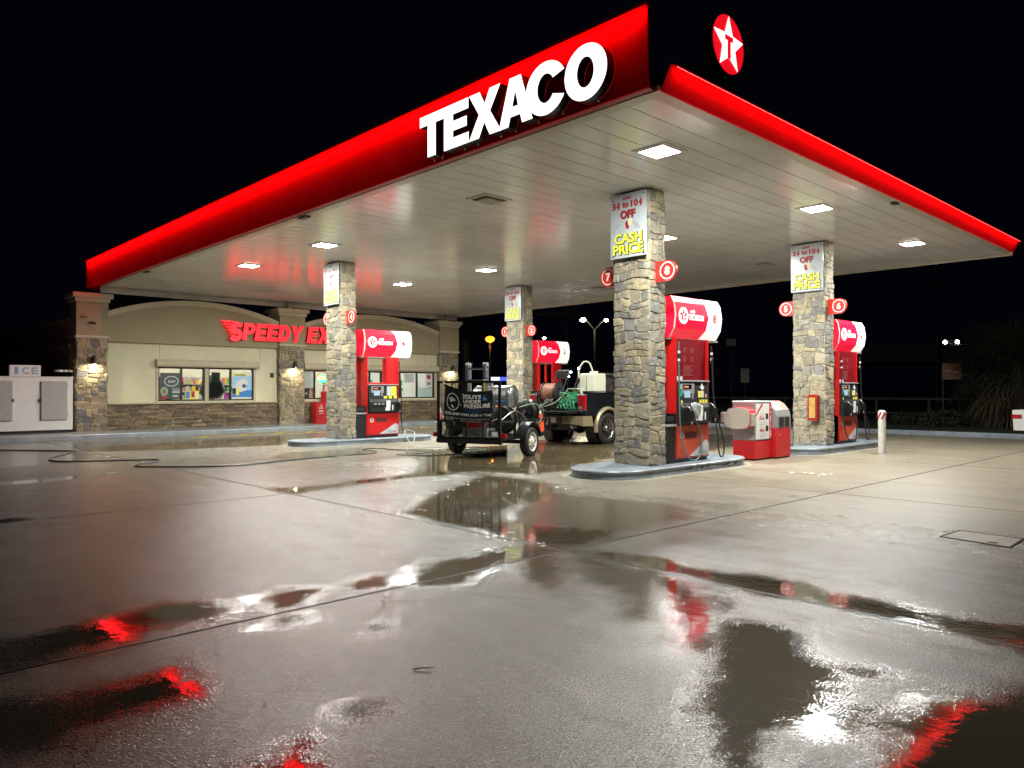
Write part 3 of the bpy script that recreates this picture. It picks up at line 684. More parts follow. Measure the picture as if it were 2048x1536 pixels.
mb = MB(); mb.cyl((-.03,.06,-1.05),(-.03,.06,-.4),.03,M_black,n=10); mb.cyl((-.10,-.015,-.50),(-.10,.03,-.47),.010,M_alu,n=6); mb.cyl((-.16,-.015,-.52),(-.16,.03,-.5),.008,M_alu,n=6); mb.build('post', st)

# ================================================================== ISLANDS, COLUMNS, PUMPS
ISL = [(3.45, 3.08, 8, 7, 'near'), (10.42, 3.06, 6, 5, 'right'), (3.39, 13.43, 4, 3, 'shop'), (10.42, 13.47, 2, 1, 'far')]
for i, (cx0, cyc, nr, nl, w) in enumerate(ISL):
    x0, x1, hw = cx0-1.27, cx0+3.24, .66
    lab = {8:'blue-grey rounded kerb island under the pump 8 column, nearest',6:'blue-grey kerb island under the pump 6 column beside the white bollard',4:'blue-grey kerb island under the pump 4 column, with a chipped side',2:'kerb island under the pump 2 column behind the trailer and truck'}[nr]
    t = thing('pump_island', lab, 'kerb island', ((x0+x1)/2, cyc, 0), 0, 'raised pump islands')
    mb = MB(Matrix.Translation((-(x0+x1)/2, 0, 0))); out = []
    n = 20
    for k in range(n+1): a = R(90+180*k/n); out.append((x0+hw+hw*math.cos(a), hw*math.sin(a)))
    for k in range(n+1): a = R(-90+180*k/n); out.append((x1-hw+hw*math.cos(a), hw*math.sin(a)))
    def ring(off, z):
        r_ = []
        for (u, v) in out:
            cxn = min(max(u, x0+hw), x1-hw); dx, dy = u-cxn, v; L_ = math.hypot(dx, dy) or 1
            r_.append((cxn+dx*(1+off/L_), v+dy/L_*off, z))
        return r_
    rings = [ring(.015,-.02), ring(.0,.10), ring(.022,.112), ring(.024,.136), ring(.010,.15), ring(-.05,.152)]
    vs = [p for r_ in rings for p in r_]; m_ = len(out); fs = []
    for a in range(len(rings)-1):
        for k in range(m_): fs.append((a*m_+k, a*m_+(k+1)%m_, (a+1)*m_+(k+1)%m_, (a+1)*m_+k))
    fs.append(tuple(range((len(rings)-1)*m_, len(rings)*m_)))
    mb.add(vs, fs, M_curb)
    mb.build('kerb', t)
    mb = MB(Matrix.Translation((-(x0+x1)/2, 0, 0))); rr = random.Random(nr)      # broken, patched stretch of the kerb face
    M_chip = mat('chipped_kerb', (.17,.175,.18), .7, var=.6, vscale=14, bump=.9, bscale=25, dirt=(.05,.05,.05))
    xs = [cx0+.9+k*.07 for k in range(26)]
    up = [( x, -hw-.030, .075+rr.uniform(-.03,.045)) for x in xs]; lo = [(x, -hw-.036, .0+rr.uniform(0,.03)) for x in xs]
    mb.add(up+lo, [(k,k+1,len(xs)+k+1,len(xs)+k) for k in range(len(xs)-1)], M_chip); mb.build('chipped_patch', t)
    mb = MB(Matrix.Translation((-(x0+x1)/2, 0, 0)))
    a0 = ring(.03,.0035); a1 = [(p[0]+rr.uniform(-.02,.02), p[1]*(1+rr.uniform(0,.12)), .003) for p in ring(.16,.003)]
    mb.add(a0+a1, [(k,(k+1)%m_,m_+(k+1)%m_,m_+k) for k in range(m_)], mat('pale_cement', (.36,.335,.26), .42, var=.35, vscale=5, bump=.3, bscale=40)); mb.build('cement_apron', t)

col_lab = {8:'tall stone-clad column nearest the camera, carrying plaques 7 and 8',6:'stone-clad column with a small red wall box, carrying plaques 5 and 6',4:'stone-clad column in front of the shop sign, carrying plaque 4',2:'stone-clad column behind the trailer, carrying plaques 1 and 2'}
for i, (cx0, cyc, nr, nl, w) in enumerate(ISL):
    hw = .41
    t = thing('stone_column', col_lab[nr], 'column', (cx0+.27, cyc, .15), 0, 'stone-clad canopy columns')
    o = stone_block('stonework', -.24, .21, -hw+.02, hw-.02, 0, H-.15-.01, 100+nr*7, parent=t, depth=(.010,.030), wmax=.42, hmax=.33, wmin=.115, hmin=.095, jit=.024, gap=.005)
    mb = MB(); mb.box(-.22,.19,-hw+.04,hw-.04,-.005,.02,M_black); mb.build('base_joint', t)

# price boards on the columns (face the street, -x)
def price_board(cx0, cyc, nr, i):
    xf = cx0-.055
    t = thing('price_board', {8:'white 5c to 10c OFF CASH PRICE board on the nearest stone column',6:'white CASH PRICE board on the right-hand stone column above plaque 5',4:'white CASH PRICE board on the stone column before the shop',2:'white CASH PRICE board on the far column above the parked truck'}[nr], 'sign', (xf, cyc+.005, 4.46), 0, 'cash price boards on the columns')
    mb = MB(); mb.prism([(-.40,-.57),(.40,-.57),(.40,.585),(-.40,.585)], lambda u,v,d: (d, -u, v), -.012, .006, mat('board_white', (.46,.50,.53), .22, var=.06, vscale=3)); mb.build('board', t, bevel=.003)
    mb = MB(); ux, uy = (0,-1,0), (0,0,1)
    def tx(s, u, v, w, h, m, b=.03, sh=0, d=0): put_text(mb, s, (-.0125-.0015-d, -u, v), ux, uy, m, width=w, height=h, bold=b, shear=sh)
    tx('GAS', -.02, .505, .19, .062, M_txtred, .05, .25); 
    tx('5', -.31, .385, .085, .125, M_txtred, .05); tx('c', -.215, .38, .075, .085, M_txtred, .05); tx('to', -.055, .385, .15, .11, M_txtred, .05); tx('10', .145, .385, .165, .125, M_txtred, .05); tx('c', .285, .38, .075, .085, M_txtred, .05); cent = (-.213,.287)
    for u_ in cent: mb.add([(-.0155,-u_+.012,.31),(-.0155,-u_-.012,.31),(-.0155,-u_-.012,.455),(-.0155,-u_+.012,.455)], [(0,1,2,3)], M_txtred)
    tx('OFF', .0, .205, .34, .155, M_txtblack, .05); tx('OFF', -.008, .212, .335, .15, M_txtred, .04, d=.002)
    tx('CASH', .012, -.225, .64, .20, M_txtblack, .075); tx('CASH', .002, -.218, .62, .185, M_txtyel, .035, d=.002)
    tx('PRICE', .008, -.425, .70, .20, M_txtblack, .075); tx('PRICE', -.002, -.418, .68, .185, M_txtyel, .035, d=.002)
    # nozzle-and-hand drawing between the words
    P = lambda pts, m, d=.0015: mb.add([(-.0125-d, -u, v) for u, v in pts], [tuple(range(len(pts)))], m)
    P([(-.34,-.06),(-.20,.055),(-.19,.045),(-.335,-.075)], M_txtgrey); P([(-.20,.05),(-.02,.06),(-.02,.035),(-.19,.03)], mat('ink_pale', (.45,.46,.46), .5)); P([(-.345,-.055),(-.33,-.10),(-.315,-.10),(-.33,-.055)], M_txtgrey)
    P([(-.06,.07),(.02,.10),(.03,-.0),(.01,-.07),(-.05,-.04)], M_txtred); P([(.0,.11),(.07,.13),(.10,.03),(.05,-.02),(.0,.02)], mat('ink_flesh', (.75,.62,.40), .5), .0025)
    for k in range(3): P([(.10+k*.035,.05),(.115+k*.035,.05),(.20+k*.04,-.08),(.185+k*.04,-.08)], M_txtgrey)
    mb.build('lettering', t)
    for (u, v) in ((-.345,.50),(.35,.53),(-.345,-.53),(.35,-.53)): mb = MB(); mb.cyl((-.02,-u,v), (-.005,-u,v), .014, M_black, n=10); mb.build('fixing', t)
for i, (cx0, cyc, nr, nl, w) in enumerate(ISL): price_board(cx0, cyc, nr, i)

# number plaques on the columns' flanks
def plaque(cx0, cyc, num, side, z):
    ys = cyc-side*.40
    t = thing('number_plaque', 'red round-ended plaque with white ringed number %d on a stone column' % num, 'number sign', (cx0+.2, ys, z), 0, 'pump number plaques')
    mb = MB(); r = .18
    # u runs outward from the column; rectangle from 0 to .27 then a round end
    pts = [(.0,-r),(.27,-r)]+[(.27+r*math.cos(R(a)), r*math.sin(R(a))) for a in range(-80, 81, 10)]+[(.27,r),(.0,r)]
    mb.prism(pts, lambda u,v,d: (d, -side*u, v), -.025, .025, M_plq); mb.build('plate', t, bevel=.004)
    mb = MB(); c = (-.026, -side*.265, 0); uy = (0,0,1); ux = (0,-1,0)
    for fx_, uxx in ((-.0275,(0,-1,0)), (.0275,(0,1,0))):
        n = 36; a = disc_pts(.155, n); b2 = disc_pts(.135, n); C = Vector((fx_, -side*.265, 0)); U = Vector(uxx); V = Vector(uy)
        mb.add([C+U*p[0]+V*p[1] for p in a]+[C+U*p[0]+V*p[1] for p in b2], [(k,(k+1)%n,n+(k+1)%n,n+k) for k in range(n)], M_plw)
        put_text(mb, str(num), C+Vector((fx_*.03,0,0)), uxx, uy, M_plw, height=.155, bold=.035)
    mb.build('number', t)
M_plq = mat('plaque_red', (.70,.03,.02), .35, coat=.3, var=.06); M_plw = mat('plaque_white', (.85,.84,.80), .4)
for (cx0, cyc, nr, nl, w) in ISL:
    z = 3.60 if nr in (8,) else 3.53
    if nr == 6: z = 3.50
    plaque(cx0, cyc, nr, 1, z); plaque(cx0, cyc, nl, -1, z+.03)

# ---------------- pumps
M_vr = mat('valance_red_lit', (.8,.01,.04), .3, emit=.62, ecol=(1,.006,.045)); M_vw = mat('valance_white_lit', (.9,.9,.86), .3, emit=.80, ecol=(1,1,.93))
M_screen = mat('pump_screen', (.2,.3,.4), .2, emit=.5, ecol=(.45,.65,.8))
M_tealhose = mat('teal_hose', (.09,.17,.165), .4)
M_paneldark = mat('panel_dark', (.022,.023,.026), .55, var=.2, vscale=10, spec=.25)
def valance(t, num):
    x0, x1 = -.10, 1.60; zt, zb = 3.24-.15, 2.47-.15
    prof = [(-.30,zb),(-.40,zb+.17),(-.435,zb+.42),(-.40,zb+.66),(-.34,zt),(.34,zt),(.40,zb+.66),(.435,zb+.42),(.40,zb+.17),(.30,zb)]
    def rad(x):   # the right end is rounded off
        e = max(0, (x-(x1-.12))/.12); return 1-.22*e*e
    # cross sections; the colour boundary on the face is curved: white part to the right
    K = 26; xs = [x0+(x1-x0)*k/K for k in range(K+1)]
    def bx(v):    # x of the red/white border at height fraction v
        return .86+.16*math.sin(math.pi*min(1, max(0, v)))**.8
    body = MB()
    nP = len(prof)
    def P(x, j): y_, z_ = prof[j]; zc = (zt+zb)/2; s = rad(x); return (x, y_*s, zc+(z_-zc)*(1-(1-s)*.35))
    def strip(mbx, j, xa, xb, m):
        n = 6; vs = []
        for k in range(n+1):
            f = k/n; vs.append(P(xa[0]+(xb[0]-xa[0])*f, j)); vs.append(P(xa[1]+(xb[1]-xa[1])*f, j+1))
        mbx.add(vs, [(2*k, 2*k+2, 2*k+3, 2*k+1) for k in range(n)], m)
    red = MB(); wh = MB(); tr = MB()
    H_ = zt-zb
    for j in range(nP-1):
        z0 = (prof[j][1]-zb)/H_; z1 = (prof[j+1][1]-zb)/H_
        if j == 4: strip(tr, j, (x0,x0), (x1,x1), M_white); continue
        sub = 3
        strip(red, j, (x0+.035,x0+.035), (bx(z0),bx(z1)), M_vr)
        strip(wh, j, (bx(z0)+.004,bx(z1)+.004), (x1,x1), M_vw)
        strip(tr, j, (x0-.01,x0-.01), (x0+.034,x0+.034), mat('valance_edge', (.8,.62,.52), .4, emit=.25, ecol=(1,.6,.5)))
    # ends
    ring = [P(x1, j) for j in range(nP)]; wh.add(ring, [tuple(range(nP-1,-1,-1))], M_vw)
    e = [(x0-.01, p[0], p[1]) for p in prof]
    red.add(e, [tuple(range(nP))], M_vr)
    er = [(x0-.014, p[0], p[1]) for p in prof]   # white curve in the end's rear half
    zc = (zt+zb)/2
    wpts = [(.06,zt-.01)]+[(.06+.20*(k/8)**.8+.0, zt-.01-(zt-zb-.02)*k/8) for k in range(1,9)]+[(.30,zb+.005),(.395,zb+.17),(.43,zb+.42),(.395,zb+.66),(.335,zt-.01)]
    we = MB(); we.add([(x0-.016, a, c) for a, c in wpts], [tuple(range(len(wpts)))], M_vw); we.build('end_panel', t)
    red.build('red_panel', t); wh.build('white_panel', t)
    tr.box(x0, x1-.03, -.295, .295, zb-.03, zb, M_lightgrey); tr.build('frame', t)
    mb = MB()
    for s in (-1, 1):
        # face plane between profile points 1-3, roughly vertical at y=-.43
        yy = -.4385 if s < 0 else .4385; ux = (1,0,0) if s < 0 else (-1,0,0); uy = (0,0,1)
        cx = .12 if s < 0 else .12
        star_logo(mb, (.16, yy+s*.002, zb+.41), ux, uy, .155, M_vwhite, M_vredink, M_vwhite, d=.0025)
        put_text(mb, 'TECHRON', (.585, yy+s*.003, zb+.395), ux, uy, M_vwhite, width=.50, height=.11, bold=.03)
        put_text(mb, 'with', (.46, yy+s*.003, zb+.505), ux, uy, M_vwhite, width=.16, height=.065, bold=.04, shear=.2)
        put_text(mb, str(num if s < 0 else num-1), (1.22, yy+s*.003, zb+.41), ux, uy, mat('valance_number', (.45,.01,.02), .4, emit=.2, ecol=(1,.02,.04)), height=.18, bold=.03)
        put_text(mb, 'no smoking', (1.23, yy+s*.002, zb+.255), ux, uy, M_txtgrey, width=.22, height=.022, bold=.0)
        put_text(mb, 'stop engine', (1.22, yy+s*.002, zb+.205), ux, uy, M_txtgrey, width=.20, height=.022, bold=.0)
    mb.build('lettering', t)
M_vwhite = mat('valance_logo_white', (1,1,1), .4, emit=1.0, ecol=(1,1,1)); M_vredink = mat('valance_logo_red', (.5,.01,.04), .4, emit=.18, ecol=(1,.02,.08))

M_dullsteel = mat('dull_steel', (.20,.20,.20), .45, metal=.7)
def nozzle(mb, c, s, m=None, flip=1):
    """fuel nozzle hanging in its boot; c = grip centre, s = -1 toward the -y side"""
    m = m or M_black; X = Matrix.Translation(c)
    mb.tube([(0,0,.10),(.0,s*.03,.04),(.0,s*.05,-.05),(.0,s*.045,-.13)], [.022,.028,.024,.020], m, X=X, n=8)
    mb.tube([(0,-s*.06,.15),(0,-s*.02,.13),(0,s*.03,.06)], [.014,.016,.02], M_dullsteel, X=X, n=8)
    mb.tube([(0,s*.05,-.13),(0,s*.085,-.09),(0,s*.09,0),(0,s*.06,.05)], .007, m, X=X, n=6)
    mb.box(-.022,.022,s*.0,s*.07,-.03,.07,m,X=X)
    mb.cyl((0,s*.045,-.13),(0,s*.04,-.19),.018,M_alu,X=X,n=8)
def smooth_path(P, n=8):
    out = []; P = [Vector(p) for p in P]
    for i in range(len(P)-1):
        p0 = P[max(i-1,0)]; p1 = P[i]; p2 = P[i+1]; p3 = P[min(i+2,len(P)-1)]
        for k in range(n):
            t_ = k/n; out.append(.5*((2*p1)+(-p0+p2)*t_+(2*p0-5*p1+4*p2-p3)*t_*t_+(-p0+3*p1-3*p2+p3)*t_**3))
    out.append(P[-1]); return out

def pump(cx0, cyc, num):
    style = num in (8, 6)      # these two have a closed upper panel, hoses at the corners and an orange worn door
    lab = {8:'red pump 8 with a plastic bag over one nozzle, nearest',6:'red pump 6 with hanging black hoses, beside the white bollard',4:'red pump 4 in front of the shop windows, with an open gap above its keypad',2:'red pump 2 behind the pickup, its lit sign above the hose reel'}[num]
    t = thing('fuel_pump', lab, 'fuel pump', (cx0+.85, cyc, .15), 0, 'red fuel pumps under the canopy')
    W = 1.11; D = .37
    mb = MB(); mb.box(.02, W-.02, -D+.03, D-.03, 0, .07, M_black); mb.build('plinth', t)
    mb = MB()
    mb.box(0, W, -D+.02, D-.02, .07, .70, M_red)                       # lower cabinet core
    mb.box(0, .045, -D, D, .07, 2.32, M_red); mb.box(W-.045, W, -D, D, .07, 2.32 if style else 1.50, M_red)   # side cheeks
    if style: mb.box(.045, W-.045, -D+.045, D-.045, 1.50, 2.32, M_redpanel)
    if not style: mb.box(W-.42, W, -D, -D+.09, 1.50, 2.32, M_red); mb.box(W-.09, W, D-.09, D, 1.50, 2.32, M_red); mb.box(.045,W-.045,-D+.04,D-.04,1.5,1.58,M_red)
    mb.box(.05, W-.05, -D+.07, D-.07, .70, 1.50, M_paneldark)
    mb.build('body', t, bevel=.006)
    for s in (-1, 1):
        y = s*D
        # lower door
        mb = MB(); dm = M_red_dull if style else M_red
        mb.box(.05, W-.05, y-s*.02, y+s*.012, .10, .685, dm); 
        ux = (1,0,0) if s < 0 else (-1,0,0); uy = (0,0,1)
        mb.box(.30, .68, y+s*.012, y+s*.016, .44, .56, mat('door_grille', (.10,.01,.01), .5))
        star_logo(mb, (.17, y+s*.014, .50), ux, uy, .062, M_paper, M_txtblack if style else M_txtred, M_paper, d=.0015)
        a = [(.42,.105),(1.075,.105),(1.075,.34),(.98,.40)] 
        mb.add([(q[0], y+s*.015, q[1]) for q in a], [(0,1,2,3)], mat('door_grey_swoosh', (.55,.55,.57), .4, var=.15, vscale=12))
        put_text(mb, 'TECHRON', (.87, y+s*.018, .16), ux, uy, M_txtgrey, width=.28, height=.05, bold=.03)
        mb.build('door', t, bevel=.004)
        # keypad head: slopes out
        mb = MB(); p = [(0,.70),(.10,.74),(.105,1.02),(.05,1.10),(.02,1.50),(-.04,1.50),(-.04,.70)]
        mb.prism(p, lambda u,v,d: (d, y+s*(u-.0), v), .06, W-.06, M_paneldark)
        mb.box(.045, W-.045, y-s*.04, y+s*.05, 1.50, 1.53, M_grey)
        mb.build('console', t, bevel=.006)
        def q(x0, x1, z0, z1, m, o=.03): mbx.box(x0, x1, y+s*(o-.004), y+s*o, z0, z1, m)
        mbx = MB(); q(.14,.56,1.14,1.47,M_grey,.036); q(.22,.42,1.19,1.33,M_screen,.042); q(.19,.46,1.37,1.45,M_blackgloss,.042); q(.47,.52,1.18,1.34,M_lightgrey,.044)
        for k in range(5): q(.22+.03*k,.235+.03*k,1.39+.0*k,1.425,mat('orange_digits', (.6,.2,.08), .4, emit=.9, ecol=(1,.3,.15)),.045)
        mbx.build('display', t)
        mbx = MB()
        for k in range(3):
            x = .16+.13*k; mbx.box(x, x+.10, y+s*.10, y+s*.135, .93-.0*k, 1.0, M_keygrey); mbx.box(x+.01, x+.09, y+s*.135, y+s*.138, .945, .985, M_grey)
        mbx.box(.16,.36,y+s*.055,y+s*.09,1.04,1.09,M_keygrey); mbx.build('keypad', t, bevel=.004)
        def q(x0, x1, z0, z1, m, o=.03):
            mq = MB(); mq.box(x0, x1, y+s*(o-.004), y+s*o, z0, z1, m); mq.build('label', t)
        if style:
            q(.085,.15,1.17,1.34,M_green,.04); q(.09,.14,1.36,1.46,mat('pale_green', (.3,.5,.42), .5),.04); q(.10,.145,1.10,1.16,M_yellow,.052)
            q(.68,.76,1.18,1.33,M_yellow,.042); q(.77,.87,1.18,1.33,mat('cream_label', (.7,.66,.45), .5),.042); q(.92,.98,1.2,1.27,mat('label_redwhite', (.7,.3,.3), .5),.042)
            for k in range(3): q(.71+.10*k,.78+.10*k,1.10,1.165,M_yellow,.052)
            mbx = MB(); mbx.add([(x_, y+s*.044, z_) for x_, z_ in [(.72,1.40),(.77,1.42),(.78,1.47),(.82,1.47),(.83,1.43),(.88,1.42),(.87,1.38),(.82,1.34),(.80,1.35),(.77,1.38)]], [tuple(range(10))], M_paper); mbx.build('label', t)
        else:
            q(.66,.80,1.20,1.47,mat('pale_blue_label', (.5,.56,.58), .5),.044); q(.81,.99,1.20,1.47,M_yellow,.044)
            for k in range(3): q(.55+.17*k,.66+.17*k,1.12,1.19,M_yellow,.05)
        q(.60,.74,.86,1.06,M_paper,.109); q(.57,.73,.77,.86,M_paper,.109); q(.80,.84,.78,.93,M_paper,.109)
        mbx = MB()
        if style:
            nozzle(mbx, (.20, y+s*.17, .90), s); mbx.box(.12,.28,y+s*.09,y+s*.15,.80,1.0,M_black); mbx.build('nozzle', t)
            mbx = MB(); nozzle(mbx, (1.06, y+s*.13, .94), s); mbx.box(.98,1.12,y+s*.06,y+s*.11,.82,1.06,M_black)
        else:
            nozzle(mbx, (1.02, y+s*.15, .92), s); mbx.box(.94,1.10,y+s*.09,y+s*.14,.80,1.02,M_black)
        mbx.build('nozzle', t)
        hm = M_tealhose if num == 8 else M_rubber
        if style:
            a = smooth_path([(.03,y+s*.05,2.24),(.03,y+s*.055,1.9),(.03,y+s*.06,1.2),(.02,y+s*.10,.55),(.08,y+s*.18,.16),(.26,y+s*.22,.03+.02),(.46,y+s*.22,.14),(.55,y+s*.20,.42),(.50,y+s*.19,.62),(.40 if num==8 else .24,y+s*.19,.74)], 7)
            m1 = MB(); m1.tube(a, .0145, hm, n=8)
            for z in (2.05,1.98,1.90): m1.cyl((.03,y+s*.053,z-.02),(.03,y+s*.053,z+.02),.024,M_paper if z != 1.98 else M_black,n=10)
            m1.build('hose', t)
            b_ = smooth_path([(W,y+s*.06,2.2),(W+.02,y+s*.07,1.8),(W+.05,y+s*.08,1.2),(W+.10,y+s*.15,.75),(W+.20,y+s*.20,.38),(W+.16,y+s*.22,.10),(W+.03,y+s*.22,.10),(W-.03,y+s*.21,.40),(W-.03,y+s*.19,.62),(1.06,y+s*.17,.76)], 7)
            m1 = MB(); m1.tube(b_, .0145, M_rubber, n=8)
            for z in (2.05,1.94): m1.cyl((W+.005,y+s*.063,z-.025),(W+.005,y+s*.063,z+.025),.024,M_paper,n=10)
            m1.cyl((W+.012,y+s*.066,1.86),(W+.012,y+s*.066,1.96),.03,M_black,n=10); m1.build('hose', t)
        else:
            b_ = smooth_path([(W-.02,y+s*.05,2.2),(W+.01,y+s*.06,1.7),(W+.03,y+s*.08,1.1),(W+.02,y+s*.10,.6),(W+.0,y+s*.16,.2),(W-.04,y+s*.2,.35),(1.02,y+s*.19,.74)], 7)
            m1 = MB(); m1.tube(b_, .014, M_rubber, n=8); m1.build('hose', t)
        if style:   # faint printed notices on the upper panel
            mbx = MB(); dk = mat('faint_print', (.34,.10,.11), .5)
            for (a_, b2_) in ((.36,2.10),(.60,2.10),(.36,1.93),(.60,1.93)):
                n = 18; C = Vector((a_, s*(D-.045)+s*.003, b2_)); o1 = disc_pts(.05,n); o2 = disc_pts(.04,n)
                mbx.add([C+Vector((p_[0],0,p_[1])) for p_ in o1]+[C+Vector((p_[0],0,p_[1])) for p_ in o2], [(k,(k+1)%n,n+(k+1)%n,n+k) for k in range(n)], dk)
                mbx.add([C+Vector(v_) for v_ in ((-.035,0,.028),(-.028,0,.035),(.035,0,-.028),(.028,0,-.035))], [(0,1,2,3)], dk)
            for k in range(7): mbx.box(.32,.66-.05*(k%3), s*(D-.045)+s*.002, s*(D-.045)+s*.003, 1.62+.03*k, 1.63+.03*k, dk)
            mbx.build('notice', t)
    if style:
        mb = MB(); mb.box(.06,.16,-D-.04,-D+.04,1.532,1.60,M_paper); mb.build('paper_box', t)
    valance(t, num)
    return t
M_keygrey = mat('key_grey', (.07,.07,.075), .4); M_redpanel = mat('upper_panel_red', (.20,.006,.012), .35, var=.1)
for (cx0, cyc, nr, nl, w) in ISL: pump(cx0, cyc, nr)
# plastic bag over pump 8's nozzle
rb = random.Random(5); mb = MB(); M_bag = mat('clear_bag', (.55,.62,.64), .25, var=.25, vscale=14, bump=.8, bscale=22)
prof = [(.006,.0),(.085,-.015),(.10,-.06),(.095,-.12),(.08,-.19),(.055,-.25),(.03,-.30),(.035,-.325),(.018,-.34)]
vs = []; n = 14
for (r, z) in prof:
    for k in range(n):
        a = 6.283*k/n; q = r*(1+.16*math.sin(3*a+z*20)+rb.uniform(-.08,.08)); vs.append((q*math.cos(a)*1.1+(-z*.22), q*math.sin(a)*.7, z))
mb.add(vs, [(i*n+k, i*n+(k+1)%n, (i+1)*n+(k+1)%n, (i+1)*n+k) for i in range(len(prof)-1) for k in range(n)]+[tuple(range(n))], M_bag, smooth=False)
o = mb.build('plastic_bag'); o.location = (3.45+.85+.26, 3.08-.62, .15+1.12); tag(o, 'crumpled clear plastic bag tied over the left nozzle of pump 8', 'plastic bag')

# litter bins between column and pump
for (cx0, cyc, nr, nl, w) in ISL:
    if nr not in (8, 4): continue
    t = thing('litter_bin', 'black litter bin squeezed between column and pump %d' % nr, 'bin', (cx0+.665, cyc-.12, .15), 0, 'black bins beside the pumps')
    mb = MB(); mb.prism([(-.155,0),(.155,0),(.17,.72),(-.17,.72)], lambda u,v,d: (u, d, v), -.26, .26, M_black)
    for k in range(5): mb.box(-.171,.171,-.266,-.262,.12+.1*k,.135+.1*k,M_black)
    mb.build('body', t, bevel=.02)
    mb = MB(); mb.prism([(-.178,.72),(.178,.72),(.16,.92),(-.16,.92)], lambda u,v,d: (u, d, v), -.27, .27, M_blackgloss); mb.box(-.13,.13,-.272,-.268,.78,.87,M_rubber); mb.build('lid', t, bevel=.02)
    mb = MB(); vs = []; n = 16                 # the bin liner's rumpled edge
    for k in range(n+1):
        x_ = -.175+.35*k/n; vs += [(x_,-.276,.725+.008*math.sin(k*2.1)), (x_,-.278,.685+.012*math.sin(k*1.7))]
    mb.add(vs, [(2*k,2*k+1,2*k+3,2*k+2) for k in range(n)], mat('liner', (.35,.36,.36), .3)); mb.build('liner', t)

# red framed box on the pump 6 column
t = thing('wall_box', 'small red framed cabinet with yellowed window on the pump 6 column', 'cabinet', (10.42-.07, 2.90, 1.07))
mb = MB(); mb.prism([(-.115,-.31),(.115,-.31),(.115,.28),(.06,.31),(-.06,.31),(-.115,.28)], lambda u,v,d: (d,-u,v), -.10, .06, mat('cabinet_red', (.36,.01,.012), .35, var=.2, vscale=10)); mb.build('case', t, bevel=.012)
mb = MB(); mb.prism([(-.075,-.25),(.075,-.25),(.075,.24),(-.075,.24)], lambda u,v,d: (d,-u,v), -.106, -.101, mat('yellow_window', (.50,.33,.09), .35, var=.35, vscale=9)); mb.build('window', t)

# air / vacuum machine
t = thing('air_vacuum_machine', 'grey and red coin-operated air and vacuum machine with price poster', 'vacuum machine', (7.20, 2.72, 0)); t.scale = (.87, 1, 1)
mb = MB(); mb.box(-.0,.82,.0,.52,.03,.42,mat('machine_red', (.55,.012,.018), .4, var=.15, vscale=7)); mb.box(.03,.80,.02,.5,0,.03,M_black); mb.build('base', t, bevel=.02)
mb = MB(); mb.box(-.005,.82,-.005,.52,.425,1.23,M_lightgrey); mb.box(-.012,.83,-.012,.53,1.23,1.26,M_white); mb.build('cabinet', t, bevel=.015)
mb = MB(); ux, uy = (1,0,0), (0,0,1)
mb.box(.03,.68,-.012,-.0055,.45,1.20,M_white); mb.box(.69,.80,-.013,-.0055,.45,1.21,mat('magenta_strip', (.55,.02,.08), .4))
mb.add([(.03,-.0135,.98),(.03,-.0135,.93),(.30,-.0135,1.2),(.40,-.0135,1.2),(.36,-.0135,1.2)][:2]+[(.40,-.0135,1.2),(.29,-.0135,1.2)], [(0,1,2,3)], mat('magenta_strip', (.55,.02,.08), .4))
def tt(s, x, z, w, h, m=M_txtgrey, b=.0): put_text(mb, s, (x,-.0145,z), ux, uy, m, width=w, height=h, bold=b)
tt('more tires, more often', .34, .995, .24, .022); tt('maintain', .30, .955, .16, .022); tt('55\u00a2', .31, .885, .24, .09, M_txtred, .03); tt('keep tires properly', .36, .81, .34, .024, M_txtblack); tt('inflated and save', .38, .77, .38, .024, M_txtblack); tt('fuel on the road', .34, .73, .28, .024, M_txtblack)
tt('the savings', .31, .695, .18, .02); tt('45\u00a2', .31, .63, .24, .09, M_txtred, .03); tt('keep tires properly', .36, .56, .34, .024, M_txtblack); tt('see dealer for', .38, .525, .36, .022, M_txtblack); tt('details', .32, .495, .22, .022, M_txtblack)
mb.box(.50,.63,-.0145,-.0125,.87,.99,M_txtblack); mb.box(.50,.63,-.0145,-.0125,.61,.73,M_txtblack)
for k, hh in enumerate((.05,.04,.12,.06,.05,.1,.05)): mb.box(.73,.76,-.0150,-.0135,1.14-k*.1-hh,1.14-k*.1,M_paper)
mb.build('poster', t)
# round hose drum on the street side
mb = MB(); n = 10
dome = [(-.17,.30),(-.17,.10),(-.12,-.02),(.0,-.09),(.17,-.10),(.36,-.06),(.42,.04),(.43,.34),(.40,.48),(.30,.55),(.10,.56),(-.06,.52)]
dome = [(u, .90+(v-.23)*.70) for u, v in dome]
mb.prism(dome, lambda u,v,d: (-d, .40-u, v), .0, .30, mat('drum_red', (.55,.04,.05), .4)); mb.prism([(u*.99, .90+(v-.90)*.985) for u, v in dome], lambda u,v,d: (-d, .40-u, v), .30, .315, mat('drum_cream', (.52,.50,.42), .5, var=.12, vscale=8, bump=.1)); mb.build('hose_drum', t, bevel=.015)
mb = MB(); mb.box(-.25,-.08,.60,.68,.80,1.02,M_lightgrey); mb.box(-.27,-.08,-.06,.0,.74,1.00,mat('dusty_lens', (.4,.4,.35), .5)); mb.build('drum_bracket', t, bevel=.01)
